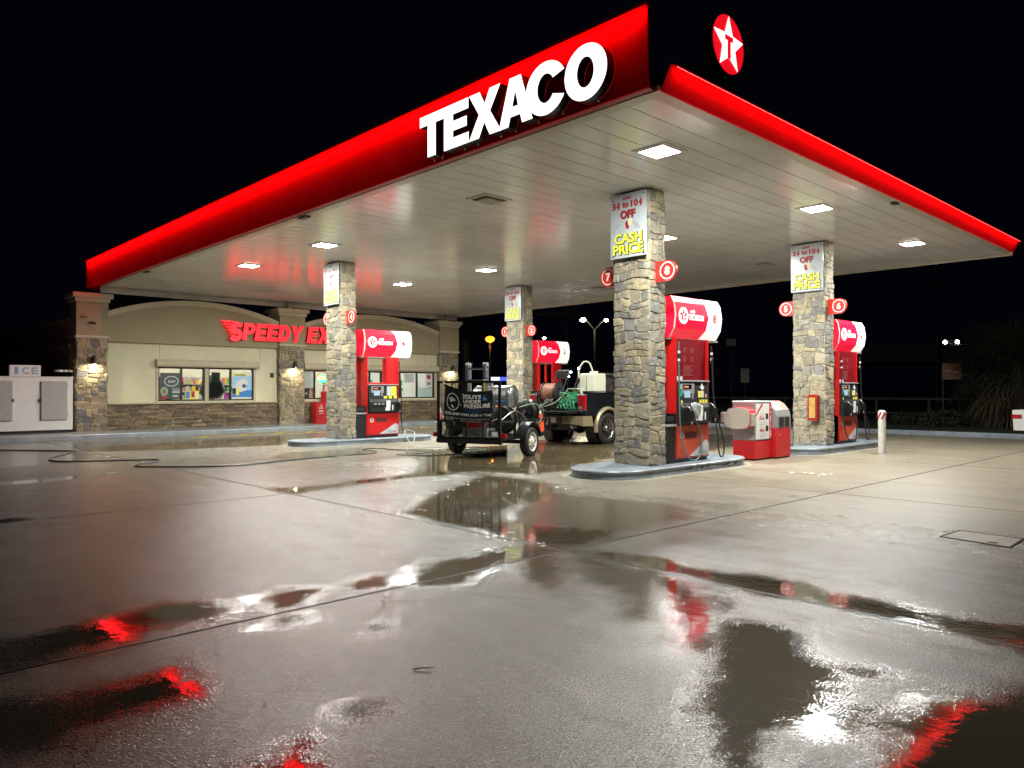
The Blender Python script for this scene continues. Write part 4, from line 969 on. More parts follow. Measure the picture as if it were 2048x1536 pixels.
# right-hand unit with sloping hood and two openings
M_mr = MATS['machine_red']
mb = MB(); mb.box(.83,1.60,-.10,.50,.03,.66,M_mr); mb.box(.85,1.58,-.08,.48,0,.03,M_black); mb.build('bin_base', t, bevel=.02)
mb = MB(); prof = [(-.10,.665),(-.10,.93),(-.06,1.06),(.05,1.19),(.16,1.25),(.50,1.25),(.50,.665)]
mb.prism(prof, lambda u,v,d: (d,u,v), .83, 1.60, M_lightgrey); mb.build('hood', t, bevel=.012)
mb = MB(); mb.box(.98,1.23,-.106,-.1005,.69,.90,M_rubber); mb.box(1.28,1.52,-.106,-.1005,.69,.90,M_rubber); mb.build('opening', t)
mb = MB(); 
def hood(u0, u1, m, e): mb.add([(u0,-.062-e,1.055),(u1,-.062-e,1.055),(u1,.048-e,1.188+e),(u0,.048-e,1.188+e)], [(0,1,2,3)], m); mb.add([(u0,.048-e,1.188+e),(u1,.048-e,1.188+e),(u1,.15,1.25+e),(u0,.15,1.25+e)], [(0,1,2,3)], m)
hood(.92,1.24,M_paper,.004); hood(1.24,1.52,mat('salmon_label', (.75,.22,.16), .5),.004)
for k in range(3): mb.box(.96,1.16-.04*k,-.02+.045*k,-.019+.045*k,1.12+.045*k,1.128+.045*k,M_txtgrey)
mb.build('hood_label', t)
mb = MB(); mb.cyl((1.0,-.105,.52),(1.0,-.115,.52),.018,M_alu,n=10); mb.box(.99,1.06,-.11,-.10,.635,.65,M_black); mb.build('lock', t)
mb = MB(); p = [(0,0),(.22,0),(.22,.30),(0,.34)]
mb.box(1.605,1.62,-.02,.42,.24,.60,M_grey)
mb.prism([(.0,.0),(.24,.0),(.28,.34),(.0,.34)], lambda u,v,d: (1.62+u, d, .24+v), -.05, .0, M_grey)
mb.prism([(.0,.0),(.24,.0),(.28,.34),(.0,.34)], lambda u,v,d: (1.62+u, d, .24+v), .36, .40, M_grey); mb.box(1.86,1.89,-.05,.40,.24,.575,M_grey); mb.box(1.62,1.86,-.05,.40,.24,.27,M_grey)
mb.build('towel_box', t, bevel=.004)
mb = MB(); mb.tube(smooth_path([(1.80,.1,.50),(1.86,.02,.62),(1.95,-.02,.80)],4), .012, M_black); mb.build('squeegee_handle', t)

# white bollard
t = thing('bollard', 'white steel bollard with red and white striped band on top', 'bollard', (11.13, 1.62, 0))
mb = MB(); mb.lathe([(.086,-.02),(.086,.80)], M_white_dirty, n=24); mb.build('post', t)
mb = MB(); n = 24
mb.lathe([(.088,.80),(.088,.97)], M_paper, n=24)
for k in range(6):
    a0 = k*math.pi/3; vs = []
    for j in range(7):
        f = j/6; a = a0+f*.9
        z = .80+.17*f; vs += [(.0945*math.cos(a), .0945*math.sin(a), z), (.0945*math.cos(a+.5), .0945*math.sin(a+.5), z)]
    mb.add(vs, [(2*j,2*j+1,2*j+3,2*j+2) for j in range(6)], M_txtred)
mb.build('striped_band', t)
mb = MB(); mb.lathe([(.086,.97),(.074,.99),(.05,1.01),(.0,1.015)], M_white, n=24); mb.build('cap', t)

# ================================================================== SHOP BUILDING
WY = 22.95; PY = 22.68
bd = thing('shop_building', 'tan stucco convenience shop with curved parapets and stone piers', 'building', (6.5, 24, .15))
ib = Matrix.Translation((-6.5, -24, -.15))
def arch_wall(name, x0, x1, peak, spring):
    xc = (x0+x1)/2; hw = (x1-x0)/2; s = peak-spring; Rr = (hw*hw+s*s)/(2*s)
    top = []
    for k in range(33):
        x = x0+(x1-x0)*k/32; z = spring+math.sqrt(max(Rr*Rr-(x-xc)**2, 0))-(Rr-s); top.append((x, z))
    mb = MB(ib); poly = [(x0,3.20),(x1,3.20)]+top[::-1]
    n = len(top)
    fm = lambda u, v, d: (u, WY-.16+d, v)
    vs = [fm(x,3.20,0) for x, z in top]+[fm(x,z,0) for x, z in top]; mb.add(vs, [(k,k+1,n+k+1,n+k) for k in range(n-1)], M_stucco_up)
    mb.box(x0, x1, WY-.16, WY+.02, 3.19, 3.2, M_stucco_up); vs = [fm(x,3.0,.5) for x,z in top]+[fm(x,z,.5) for x,z in top]; mb.add(vs, [(k,n+k,n+k+1,k+1) for k in range(n-1)], M_stucco_up)
    mb.build(name, bd)
    mb = MB(ib)      # moulded coping that follows the curve
    for (o0, o1, pz0, pz1) in ((-.22,.52,-.02,.075),(-.19,.5,-.115,-.02)):
        a = [(x, z+pz0) for x, z in top]; b_ = [(x, z+pz1) for x, z in top]
        vs = [(x,WY+o0,z) for x,z in a]+[(x,WY+o0,z) for x,z in b_]+[(x,WY+o1,z) for x,z in a]+[(x,WY+o1,z) for x,z in b_]
        fs = []
        for k in range(n-1): fs += [(k,k+1,n+k+1,n+k),(n+k,n+k+1,3*n+k+1,3*n+k),(2*n+k,3*n+k,3*n+k+1,2*n+k+1),(k,2*n+k,2*n+k+1,k+1)]
        mb.add(vs, fs, M_cap)
    mb.build('coping', bd)
arch_wall('parapet', .17, 6.34, 4.72, 4.16); arch_wall('parapet', 7.47, 14.35, 4.73, 4.18)
# lower walls round the windows
def wall_with_openings(x0, x1, z0, z1, ops, name='wall'):
    mb = MB(ib); x = x0
    for (a, b_, c, d) in ops:
        if a > x: mb.box(x, a, WY, WY+.2, z0, z1, M_stucco)
        mb.box(a, b_, WY, WY+.2, z0, c, M_stucco); mb.box(a, b_, WY, WY+.2, d, z1, M_stucco); x = b_
    if x < x1: mb.box(x, x1, WY, WY+.2, z0, z1, M_stucco)
    for xs in (x0+1.75, x1-.7): mb.box(xs-.006, xs+.006, WY-.003, WY, 2.7, 3.19, mat('stucco_joint', (.22,.2,.14), .9))
    mb.build(name, bd)
wins1 = [(1.85,3.50,1.13,2.36),(3.64,5.39,1.13,2.36)]
wall_with_openings(.15, 6.36, .15, 3.19, wins1)
wins2 = [(7.52+.84*k, 7.52+.84*k+.80, 1.15, 2.34) for k in range(8)]
wall_with_openings(7.45, 14.37, .15, 3.19, [(7.50,14.22,1.15,2.34)])
# ledge stone plinth
def ledge(x0, x1, seed):
    rnd = random.Random(seed); mb = MB(ib); mb.box(x0, x1, WY-.05, WY, .15, 1.03, M_mortar, col=(.08,.06,.045)); cells = []; z = 0
    while z < .87:
        h = rnd.uniform(.035,.085); h = min(h, .88-z); x = -rnd.uniform(0,.3)
        while x < x1-x0:
            w = rnd.uniform(.16,.62); a, b_ = max(0,x), min(x1-x0, x+w)
            if b_-a > .04: cells.append((a, z, b_, z+h))
            x += w
        z += h
    stone_face(mb, x1-x0, .88, lambda u,v,d: (x0+u, WY-.05-d, .15+v), rnd, PAL_LEDGE, gap=.0022, depth=(.008,.05), jit=.004, cells=cells)
    mb.build('ledge_stone_plinth', bd)
ledge(.17, 6.34, 21); ledge(7.47, 14.35, 22)
mb = MB(ib); 
for a, b_ in ((.17,6.34),(7.47,14.35)):
    x = a
    while x < b_: x2 = min(x+.75, b_); mb.box(x+.003, x2-.003, WY-.13, WY+.02, 1.035, 1.095, M_cap); x = x2
mb.build('sill_course', bd, bevel=.008)
# stone piers with stucco tops
for i, (a, b_) in enumerate(((-.82,.15),(6.36,7.45),(14.37,15.49))):
    p = bpy.data.objects.new('pier', None); scene.collection.objects.link(p); p.parent = bd; p.location = ((a+b_)/2-6.5, PY-24, 0)
    xm = (a+b_)/2; hw = (b_-a)/2
    o = stone_block('pier_stone', -hw+.03, hw-.03, .03, .9, 0, 3.13, 300+i, pal=[(.33,.27,.17),(.38,.31,.18),(.28,.24,.17),(.22,.18,.13),(.36,.29,.19),(.17,.17,.18),(.31,.25,.16)], parent=p, faces='xyX', wmin=.10, hmin=.09, wmax=.42, hmax=.34, depth=(.01,.045))
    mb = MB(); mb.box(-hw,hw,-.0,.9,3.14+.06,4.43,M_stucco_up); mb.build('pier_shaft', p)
    mb = MB(); mb.box(-hw-.035,hw+.035,-.035,.9,3.125,3.215,M_cap); mb.build('pier_belt', p, bevel=.01); mb = MB(); mb.box(-hw-.05,hw+.05,-.05,.95,4.34,4.47,M_cap); mb.box(-hw-.13,hw+.13,-.13,1.05,4.47,4.63,M_cap); mb.build('pier_cap', p, bevel=.01)
# side wall, roof and back
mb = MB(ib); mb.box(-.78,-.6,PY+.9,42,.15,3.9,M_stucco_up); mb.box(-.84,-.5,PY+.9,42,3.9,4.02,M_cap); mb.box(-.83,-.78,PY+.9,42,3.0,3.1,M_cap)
mb.build('side_wall', bd); mb = MB(ib); mb.box(15.3,15.45,PY+.9,42,.15,3.9,M_stucco_up); mb.build('side_wall', bd)
mb = MB(ib); mb.box(-.6,15.3,WY+.36,42,3.5,3.6,mat('roofing', (.12,.12,.12), .9)); mb.build('roof', bd)
mb = MB(ib); mb.box(-.80,-.785,28.6,29.3,3.25,3.65,M_black); mb.build('vent', bd)
# windows
M_glass, ntg, bg_ = newmat('window_glass'); bg_.inputs['Base Color'].default_value = (.9,.95,.93,1); bg_.inputs['Roughness'].default_value = .02; bg_.inputs['Transmission Weight'].default_value = 1; bg_.inputs['IOR'].default_value = 1.1
M_bronze = mat('window_frame_dark', (.018,.017,.016), .4)
def window(x0, x1, z0, z1, mull):
    w = MB(ib); f = .05
    w.box(x0,x1,WY+.02,WY+.10,z0,z0+f,M_bronze); w.box(x0,x1,WY+.02,WY+.10,z1-f,z1,M_bronze); w.box(x0,x0+f,WY+.02,WY+.10,z0+f,z1-f,M_bronze); w.box(x1-f,x1,WY+.02,WY+.10,z0+f,z1-f,M_bronze)
    for m_ in mull: w.box(m_-.035,m_+.035,WY+.02,WY+.10,z0+f,z1-f,M_bronze)
    o = w.build('window', bd)
    g = MB(ib); g.box(x0+f,x1-f,WY+.055,WY+.063,z0+f,z1-f,M_glass); g.build('pane', o)
window(1.85,3.50,1.13,2.36,[2.67]); window(3.64,5.39,1.13,2.36,[4.50])
window(7.50,9.20,1.15,2.34,[8.03]); window(9.24,11.3,1.15,2.34,[10.0,10.7]); window(11.34,14.22,1.15,2.34,[12.3,13.25])
mb = MB(ib); 
for a, b_ in ((1.77,1.85),(3.50,3.64),(5.39,5.47)): mb.box(a,b_,WY-.03,WY+.1,1.10,2.37,M_cap)
mb.box(14.22,14.30,WY-.03,WY+.1,1.10,2.36,M_cap); mb.build('window_surround', bd)
mb = MB(ib); pr = [(0,2.37),(-.20,2.37),(-.24,2.43),(-.24,2.55),(-.18,2.63),(0,2.63)]
for a, b_ in ((1.74,5.56),(7.47,14.33)): mb.prism(pr, lambda u,v,d: (d, WY+u, v), a, b_, M_cap)
mb.build('shutter_box', bd, bevel=.006)
mb = MB(ib); mb.box(6.07,6.22,WY-.03,WY,2.02,2.20,M_black); mb.build('card_reader', bd, bevel=.005)
# posts that carry the canopy edge on the piers
for x in (6.92, 15.0):
    t = thing('canopy_prop', 'short square post rising from the %s pier to the canopy edge' % ('middle' if x < 10 else 'right-hand'), 'post', (x, PY+.32, 4.78), 0, 'short posts on the piers')
    mb = MB(); mb.box(-.09,.09,-.06,.06,0,.40,M_cap); mb.box(-.13,.13,-.10,.10,0,.02,M_grey); mb.build('shaft', t)
# roof unit
t = thing('roof_unit', 'pale boxy air conditioning unit on the shop roof behind the parapet', 'air conditioner', (9.9, 27.2, 3.6))
mb = MB(); mb.box(.1,1.6,-.5,.7,0,1.46,M_white); mb.box(2.2,6,-.5,.7,0,1.52,M_white); mb.build('case', t, bevel=.03); mb = MB(); mb.box(.3,1.3,-.52,-.5,.3,1.2,M_grey); mb.build('louvre', t)

# interior
M_ceil = mat('shop_ceiling', (.7,.7,.68), .8); M_flr = mat('shop_floor', (.45,.42,.38), .25)
mb = MB(ib); mb.box(0,15,23.3,30,.14,.16,M_flr); mb.box(0,15,30,30.1,.15,3.4,mat('shop_wall', (.55,.50,.40), .8)); mb.box(0,15,23.25,30,3.1,3.12,M_ceil); mb.box(-.1,0,23.25,30,.15,3.1,M_ceil); mb.box(15,15.1,23.25,30,.15,3.1,M_ceil); mb.build('interior', bd)
M_tube = mat('ceiling_tube', (1,1,1), .5, emit=42, ecol=(1,.98,.9))
mb = MB(ib)
for y in (24.4, 26.6, 28.8):
    for x in (1.2,3.6,6.0,8.4,10.8,13.2): mb.box(x-.6,x+.6,y-.12,y+.12,3.06,3.09,M_tube)
mb.build('ceiling_tube', bd)
rs = random.Random(17)
PC = [(.7,.08,.05),(.85,.6,.05),(.05,.25,.6),(.08,.4,.12),(.75,.75,.72),(.75,.35,.05),(.3,.05,.3),(.6,.55,.45),(.05,.05,.07),(.8,.3,.35)]
PM = [mat('product_%d' % k, c, .4) for k, c in enumerate(PC)]
def shelf(x, y, w, l, h=1.9):
    t = thing('display_shelf', l, 'shelf', (x, y, .15), 0, 'stocked shelves inside the shop'); mb = MB(); mb.box(-w/2,w/2,.16,.2,0,h,M_grey)
    for k in range(6): mb.box(-w/2,w/2,-.16,.16,.1+k*.3,.12+k*.3,M_white)
    mb.build('rack', t); mb = MB()
    for k in range(6):
        xx = -w/2+.02
        while xx < w/2-.1:
            ww = rs.uniform(.05,.16); hh = rs.uniform(.12,.26); mb.box(xx,xx+ww-.01,-.15,.05,.12+k*.3,.12+k*.3+hh,rs.choice(PM)); xx += ww
    tag(mb.build('products', t), None, None, kind='stuff')
shelf(2.3,24.3,1.3,'packed snack rack behind the first shop window'); shelf(3.35,24.9,1.2,'colourful product rack behind the second shop window'); shelf(4.9,25.6,1.6,'drinks rack behind the fourth shop window'); shelf(8.2,24.6,1.4,'product rack behind the glowing OPEN sign'); shelf(10.6,25.2,1.7,'product rack seen through the gap in pump 4'); shelf(12.2,26.6,1.9,'pale stocked rack behind the right-hand shop windows', 2.1); shelf(13.6,25.4,1.0,'tall product rack in the last window')
t = thing('shop_counter', 'pale checkout counter with dark register inside the right windows', 'counter', (12.6,25.0,.15)); mb = MB(); mb.box(-1.2,1.2,-.3,.3,0,1.0,M_paper); mb.build('cabinet', t); mb = MB(); mb.box(-.3,.15,-.2,.2,1.0,1.35,M_black); mb.box(.5,.95,-.1,.2,1.0,1.55,mat('counter_blue', (.03,.08,.3), .4)); mb.build('register', t)
t = thing('inflated_display', 'big dark rounded promotional display hanging behind the third window', 'display', (4.05,23.6,1.45)); mb = MB(); mb.lathe([(0,-.28),(.32,-.22),(.46,0),(.42,.35),(.25,.62),(.0,.72)], mat('display_dark', (.04,.045,.05), .35), n=20); mb.build('balloon', t); mb = MB(); mb.box(-.2,.12,-.42,-.38,.35,.75,mat('mint', (.35,.6,.5), .5)); mb.build('card', t)

# things stuck to the windows
def poster(name, label, x0, x1, z0, z1, draw, cat='poster', m=None, group=None):
    t = thing(name, label, cat, ((x0+x1)/2, WY+.035, (z0+z1)/2), 0, group)
    mb = MB(); w, h = (x1-x0)/2, (z1-z0)/2; mb.box(-w,w,-.004,.004,-h,h,m or M_paper); mb.build('sheet', t)
    mb = MB(); draw(mb, w, h)
    if mb.v: mb.build('print', t)
UX, UZ = (1,0,0), (0,0,1)
def d_surf(mb, w, h):
    bl = mat('wave_blue', (.05,.22,.6), .4); lb = mat('wave_pale', (.35,.6,.85), .4); ye = M_yellow
    mb.box(-w,w,-.006,-.0045,-h,-h*.35,bl); mb.box(-w,w,-.006,-.0045,-h*.35,h*.72,lb)
    flat_poly(mb, [(-w*.9,-h*.3),(-w*.5,h*.3),(0,h*.55),(w*.6,h*.4),(w*.5,h*.1),(w*.15,-h*.05),(w*.5,-h*.35),(-w*.2,-h*.5)], (0,-.007,0), UX, UZ, 0, M_paper)
    flat_poly(mb, [(.0,.02),(.10,.08),(.14,.0),(.22,-.02),(.13,-.06),(.05,-.10)], (0,-.009,0), UX, UZ, 0, mat('surfer_dark', (.05,.05,.1), .5))
    mb.box(-w,w*.5,-.0075,-.006,h*.74,h*.92,ye); put_text(mb, 'cookie', (-w*.2,-.009,h*.83), UX, UZ, M_txtblack, width=w*1.1, height=h*.14, bold=.03)
    mb.box(-w*.6,-w*.3,-.010,-.009,-h*.75,-h*.2,ye); mb.box(-w*.98,-w*.62,-.010,-.009,-h*.6,-h*.2,M_txtblack); mb.box(-w,w,-.010,-.009,-h,-h*.9,M_paper)
poster('surf_poster', 'blue and white poster of a wave with a surfer in the fourth window', 4.56,5.33,1.2,2.2, d_surf)
def d_note(n, dark=M_txtgrey, ttl=None):
    def f(mb, w, h):
        for k in range(n):
            z = h*.85-2*h*.85*k/(n-1); a = -w*.85; mb.box(a, a+w*1.7*rs.uniform(.6,1), -.0065,-.0045, z-.008, z+.008, dark)
    return f
poster('notice_sheet', 'large pale notice full of lines in the window left of the OPEN sign', 7.58,7.97,1.62,2.30, d_note(14), m=mat('notice_pale', (.50,.58,.52), .5))
poster('notice_sheet', 'small dark flyer with white star below the pale notice', 7.58,7.76,1.2,1.58, lambda mb,w,h: (flat_poly(mb, star_pts(.06,.3,4), (0,-.006,0), UX, UZ, 0, M_paper)), m=M_txtblack)
poster('notice_sheet', 'small reddish flyer right of the dark flyer', 7.79,7.96,1.2,1.5, d_note(5, M_paper), m=mat('flyer_brown', (.3,.13,.10), .5))
poster('notice_sheet', 'blue and white drink poster by the register window', 11.5,12.2,1.2,1.85, d_note(4, M_paper), m=mat('drink_blue', (.15,.32,.6), .5))
poster('notice_sheet', 'white lined price sheet hanging high in the right-hand window', 12.55,13.1,1.85,2.25, d_note(6), m=mat('notice_pale2', (.6,.64,.6), .5))
poster('notice_sheet', 'pale green warning sheet at the bottom of the last window', 13.32,14.12,1.2,1.62, d_note(5, mat('teal_ink', (.1,.35,.35), .5)), m=mat('notice_mint', (.5,.66,.6), .5))
poster('notice_sheet', 'tall white promotion with a red figure in the last window', 13.75,14.12,1.66,2.28, lambda mb,w,h: (mb.box(-w*.6,w*.5,-.0065,-.0045,h*.2,h*.8,M_txtred), mb.box(-w*.6,w*.6,-.0065,-.0045,-h*.7,-h*.3,M_txtgrey)))
poster('notice_sheet', 'yellow and red snack promotion low in the second window', 2.8,3.3,1.2,1.5, lambda mb,w,h: (mb.box(-w*.9,-w*.3,-.0065,-.0045,-h*.8,h*.8,mat('wave_blue',(.05,.22,.6),.4)), mb.box(-w*.1,w*.4,-.0065,-.0045,-h*.6,h*.9,M_txtred), mb.box(w*.5,w*.9,-.0065,-.0045,-h*.9,h*.3,M_paper)), m=M_yellow)
# dark glass film with pale emblems in the first window
t = thing('window_decal', 'dark window film with an oval script emblem and round badges, first window', 'window decal', (2.27, WY+.03, 1.68))
mb = MB(); mb.box(-.34,.34,-.002,.002,-.47,.47,mat('film_dark', (.06,.075,.07), .3)); mb.build('film', t); mb = MB(); pe = mat('decal_pale', (.42,.5,.46), .5, emit=.12, ecol=(.6,.8,.7))
def annul(mb, cx_, cz, rx, rz, w, m, n=30):
    a = [(cx_+rx*math.cos(6.283*k/n), -.005, cz+rz*math.sin(6.283*k/n)) for k in range(n)]; b2 = [(cx_+(rx-w)*math.cos(6.283*k/n), -.005, cz+(rz-w)*math.sin(6.283*k/n)) for k in range(n)]
    mb.add(a+b2, [(k,(k+1)%n,n+(k+1)%n,n+k) for k in range(n)], m)
annul(mb,.05,.17,.25,.19,.03,pe); put_text(mb, 'RAH', (.06,-.006,.16), UX, UZ, pe, width=.26, height=.10, bold=.02, shear=.3); annul(mb,-.2,-.2,.12,.16,.025,pe); annul(mb,-.2,-.2,.06,.10,.02,M_yellow)
for k in range(3): annul(mb, .12+.09*k,-.13,.04,.05,.014,pe); mb.box(.085+.09*k,.155+.09*k,-.006,-.004,-.26,-.19,pe)
mb.box(.09,.28,-.006,-.004,-.40,-.34,pe); mb.box(-.3,-.08,-.006,-.004,-.45,-.37,M_txtred); mb.build('emblem', t)
t = thing('open_sign', 'glowing oval OPEN sign in red and yellow in the shop window', 'open sign', (8.38, WY+.03, 2.02))
mb = MB(); mb.lathe([(0,-.01),(.27,-.01),(.27,.02),(0,.02)], mat('open_red', (.8,.03,.02), .4, emit=.9, ecol=(1,.06,.03)), axis='y', n=30, X=Matrix.Scale(.62,4,(0,0,1)))
mb.build('panel', t); mb = MB(); put_text(mb, 'OPEN', (0,-.014,.0), UX, UZ, mat('open_yellow', (1,.8,.1), .4, emit=1.8, ecol=(1,.78,.12)), width=.42, height=.15, bold=.03)
mb.lathe([(.20,-.012),(.25,-.012)], mat('open_teal', (.1,.8,.5), .4, emit=.8, ecol=(.2,1,.6)), axis='y', n=30, X=Matrix.Translation((0,0,-.02)) @ Matrix.Scale(.66,4,(0,0,1))); mb.build('letters', t)

# red channel letters SPEEDY EXPRESS with speed lines
t = thing('shop_name_sign', 'glowing red SPEEDY EXPRESS letters with speed lines on the shop parapet', 'sign', (7.6, WY-.2, 3.765))
M_neon = mat('neon_red', (.25,.005,.008), .4, emit=3.6, ecol=(1,.002,.008)); M_nside = mat('neon_side', (.12,.01,.01), .5); M_nedge = mat('neon_edge', (.3,.02,.02), .4, emit=1.1, ecol=(1,.05,.06))
from mathutils.geometry import tessellate_polygon
def arc_(cx, cy, rx, ry, a0, a1, n=8): return [(cx+rx*math.cos(R(a0+(a1-a0)*k/n)), cy+ry*math.sin(R(a0+(a1-a0)*k/n))) for k in range(n+1)]
def s_glyph():
    c = arc_(.40,.74,.27,.155,20,180,8)+arc_(.40,.63,.27,.14,185,250,4)[1:]+arc_(.40,.37,.27,.155,70,-5,5)+arc_(.40,.26,.27,.15,-10,-160,8)[1:]
    L_, R_ = [], []
    for i, p in enumerate(c):
        q0 = c[max(i-1,0)]; q1 = c[min(i+1,len(c)-1)]; dx, dy = q1[0]-q0[0], q1[1]-q0[1]; d = math.hypot(dx,dy) or 1
        L_.append((p[0]-dy/d*.115, p[1]+dx/d*.105)); R_.append((p[0]+dy/d*.115, p[1]-dx/d*.105))
    return [L_+R_[::-1]]
NG = {'P': [[(0,0),(.27,0),(.27,.36),(.42,.36)]+arc_(.42,.68,.34,.32,-80,80,8)+[(.42,1),(0,1)], [(.26,.55),(.26,.80),(.40,.80)]+arc_(.40,.675,.12,.125,70,-70,5)+[(.40,.55)]],
 'R': [[(0,0),(.27,0),(.27,.34),(.36,.34),(.52,0),(.82,0),(.62,.40)]+arc_(.44,.68,.34,.30,-50,80,7)+[(.42,1),(0,1)], [(.26,.55),(.26,.80),(.40,.80)]+arc_(.40,.675,.12,.125,70,-70,5)+[(.40,.55)]],
 'D': [[(0,0),(.36,0)]+arc_(.36,.5,.44,.5,-85,85,12)+[(.36,1),(0,1)], [(.26,.22),(.26,.78),(.36,.78)]+arc_(.36,.5,.19,.28,80,-80,8)+[(.36,.22)]],
 'E': [[(0,0),(.72,0),(.72,.21),(.27,.21),(.27,.40),(.66,.40),(.66,.60),(.27,.60),(.27,.79),(.71,.79),(.71,1),(0,1)]],
 'Y': [[(.28,0),(.55,0),(.55,.42),(.86,1),(.56,1),(.415,.66),(.27,1),(-.03,1),(.28,.42)]],
 'X': [[(0,0),(.30,0),(.45,.30),(.60,0),(.92,0),(.62,.51),(.90,1),(.60,1),(.46,.71),(.32,1),(.01,1),(.30,.51)]],
 'S': s_glyph()}
x = 4.30
for wd in ('SPEEDY', 'EXPRESS'):
    for ch in wd:
        w = {'S':.50,'P':.46,'E':.44,'D':.47,'Y':.51,'X':.52,'R':.48}[ch]; hh = .64 if ch != 'S' or wd != 'SPEEDY' or x > 4.4 else .72
        mb = MB(); loops = NG[ch]; sw = max(p[0] for p in loops[0]); z0 = -.32 if hh < .7 else -.38
        def place(e, dd): return lambda p: Vector((x-7.6+p[0]/sw*w+.16*(p[1]-.5)*hh, -dd, z0+p[1]*hh))
        for (m_, dd) in ((M_neon, .150),):
            L_ = [[Vector((p[0], p[1], 0)) for p in l] for l in loops]; fl = [p for l in L_ for p in l]; pf = place(0, dd)
            mb.add([pf(p) for p in fl], [tuple(q) for q in tessellate_polygon(L_)], m_)
        for l in loops:
            n = len(l); A_ = [place(0,.0)(p) for p in l]; B_ = [place(0,.149)(p) for p in l]; mb.add(A_+B_, [(k,(k+1)%n,n+(k+1)%n,n+k) for k in range(n)], M_nside)
            C_ = [place(0,.153)(p) for p in l]; mb.tube(C_, .010, M_nedge, n=4, closed=True)
        mb.build('letter', t); x += w+.035
    x += .20
mb = MB()
for k in range(6):
    z = .33-k*.105; a = -3.62+.07*k; e = -3.02+.0*k
    vs = [(a,z+.02),(a+.05,z+.045),(e,z+.03),(e,z-.03),(a+.10,z-.015)]
    mb.prism([(p_[0],p_[1]) for p_ in vs], lambda u,v,d: (u,-d,v), .02, .146, M_neon, m_side=M_nside)
mb.build('speed_line', t)

# wall lamps on the piers: real light falls on the stone
M_wl = mat('wall_lamp_led', (1,1,1), .5, emit=40, ecol=(1.0,.90,.62))
for x, w in ((-.33,'left'),(6.93,'middle'),(15.0,'right')):
    t = thing('wall_lamp', 'small dark cylindrical wall lamp lighting the %s stone pier' % w, 'wall lamp', (x, PY-.12, 2.42), 0, 'wall lamps on the stone piers')
    mb = MB(); mb.cyl((0,-.07,.0),(0,-.07,.26),.065,M_black,n=20,cap=False); mb.cyl((0,-.07,.22),(0,-.07,.26),.063,M_black,n=20); mb.box(-.05,.05,-.03,.05,.06,.2,M_black); mb.build('shade', t)
    mb = MB(); mb.cyl((0,-.07,.012),(0,-.07,.02),.052,M_wl,n=16); mb.build('lamp', t); area_lamp('lamp_light', t, (0,-.07,.008), .085, .085, 26, (1.0,.90,.62))
for k, (dx, dz) in enumerate(((-.62,3.98),(-.40,3.78))):
    t = thing('security_camera', 'small bullet security camera, %s of two on the left pier' % ('upper' if k == 0 else 'lower'), 'camera', (dx, PY, dz), 0, 'bullet cameras on the left pier')
    mb = MB(); mb.cyl((0,.0,0),(0,-.05,0),.035,M_grey,n=12); mb.cyl((0,-.05,0),(.03,-.09,0),.012,M_grey,n=8); mb.build('bracket', t); mb = MB(); mb.cyl((-.05,-.10,.02),(.13,-.16,-.02),.035,M_lightgrey if k == 0 else M_black,n=14); mb.build('body', t)

# ice merchandiser
t = thing('ice_chest', 'white outdoor ice chest with two grey doors and an ICE box on top', 'ice chest', (-2.45, 22.8, .15))
ii = Matrix.Translation((2.45,-22.8,-.15))
mb = MB(ii); mb.box(-4.3,-.99,22.35,23.35,.25,1.93,M_white); mb.box(-4.32,-.97,22.33,23.37,1.93,1.965,M_white)
mb.build('cabinet', t, bevel=.012); mb = MB(ii); mb.box(-4.2,-1.05,22.45,23.2,.15,.25,M_black); mb.build('base', t)
for a, b_ in ((-3.55,-2.66),(-1.90,-1.16)):
    mb = MB(ii); mb.box(a,b_,22.27,22.345,.58,1.82,mat('ice_door_grey', (.40,.385,.365), .38, var=.12, vscale=8)); o = mb.build('door', t, bevel=.02)
    mb = MB(ii); hx = b_+.01 if a < -3 else a-.01; mb.box(hx-.035,hx+.02,22.26,22.34,1.16,1.26,M_black)
    for z in (.68,1.6): mb.box((a if a < -3 else b_)-.0,(a-.04 if a < -3 else b_+.03),22.28,22.34,z,z+.14,M_steel)
    mb.build('latch', o)
mb = MB(ii); mb.box(-2.73,-1.89,22.38,22.62,1.97,2.32,M_white); o = mb.build('ice_sign', t, bevel=.008); mb = MB(ii)
bl = mat('ice_blue', (.16,.27,.45), .4); bl2 = mat('ice_steel', (.38,.42,.45), .4)
for c_, xx in (('I',-2.55),('C',-2.30),('E',-2.05)): put_text(mb, c_, (xx,22.3785,2.145), UX, UZ, bl, width=.19 if c_ != 'I' else .10, height=.22, bold=.035); put_text(mb, c_, (xx,22.3765,2.145), UX, UZ, bl2 if c_ != 'I' else mat('ice_mid', (.2,.36,.6), .4), width=.15 if c_ != 'I' else .06, height=.17, bold=.0)
mb.build('lettering', o)
mb = MB(); rg = random.Random(4)
for k in range(5): mb.lathe([(0,.0),(.09,.01),(.11,.04),(.05,.075),(0,.08)], M_paper if k % 2 else M_lightgrey, c=(k*.085,rg.uniform(-.04,.04),0), n=9)
o = mb.build('crumpled_rags'); o.location = (-1.42,22.5,2.115); tag(o, 'crumpled pale rags lying on the right end of the ice chest', 'rags')

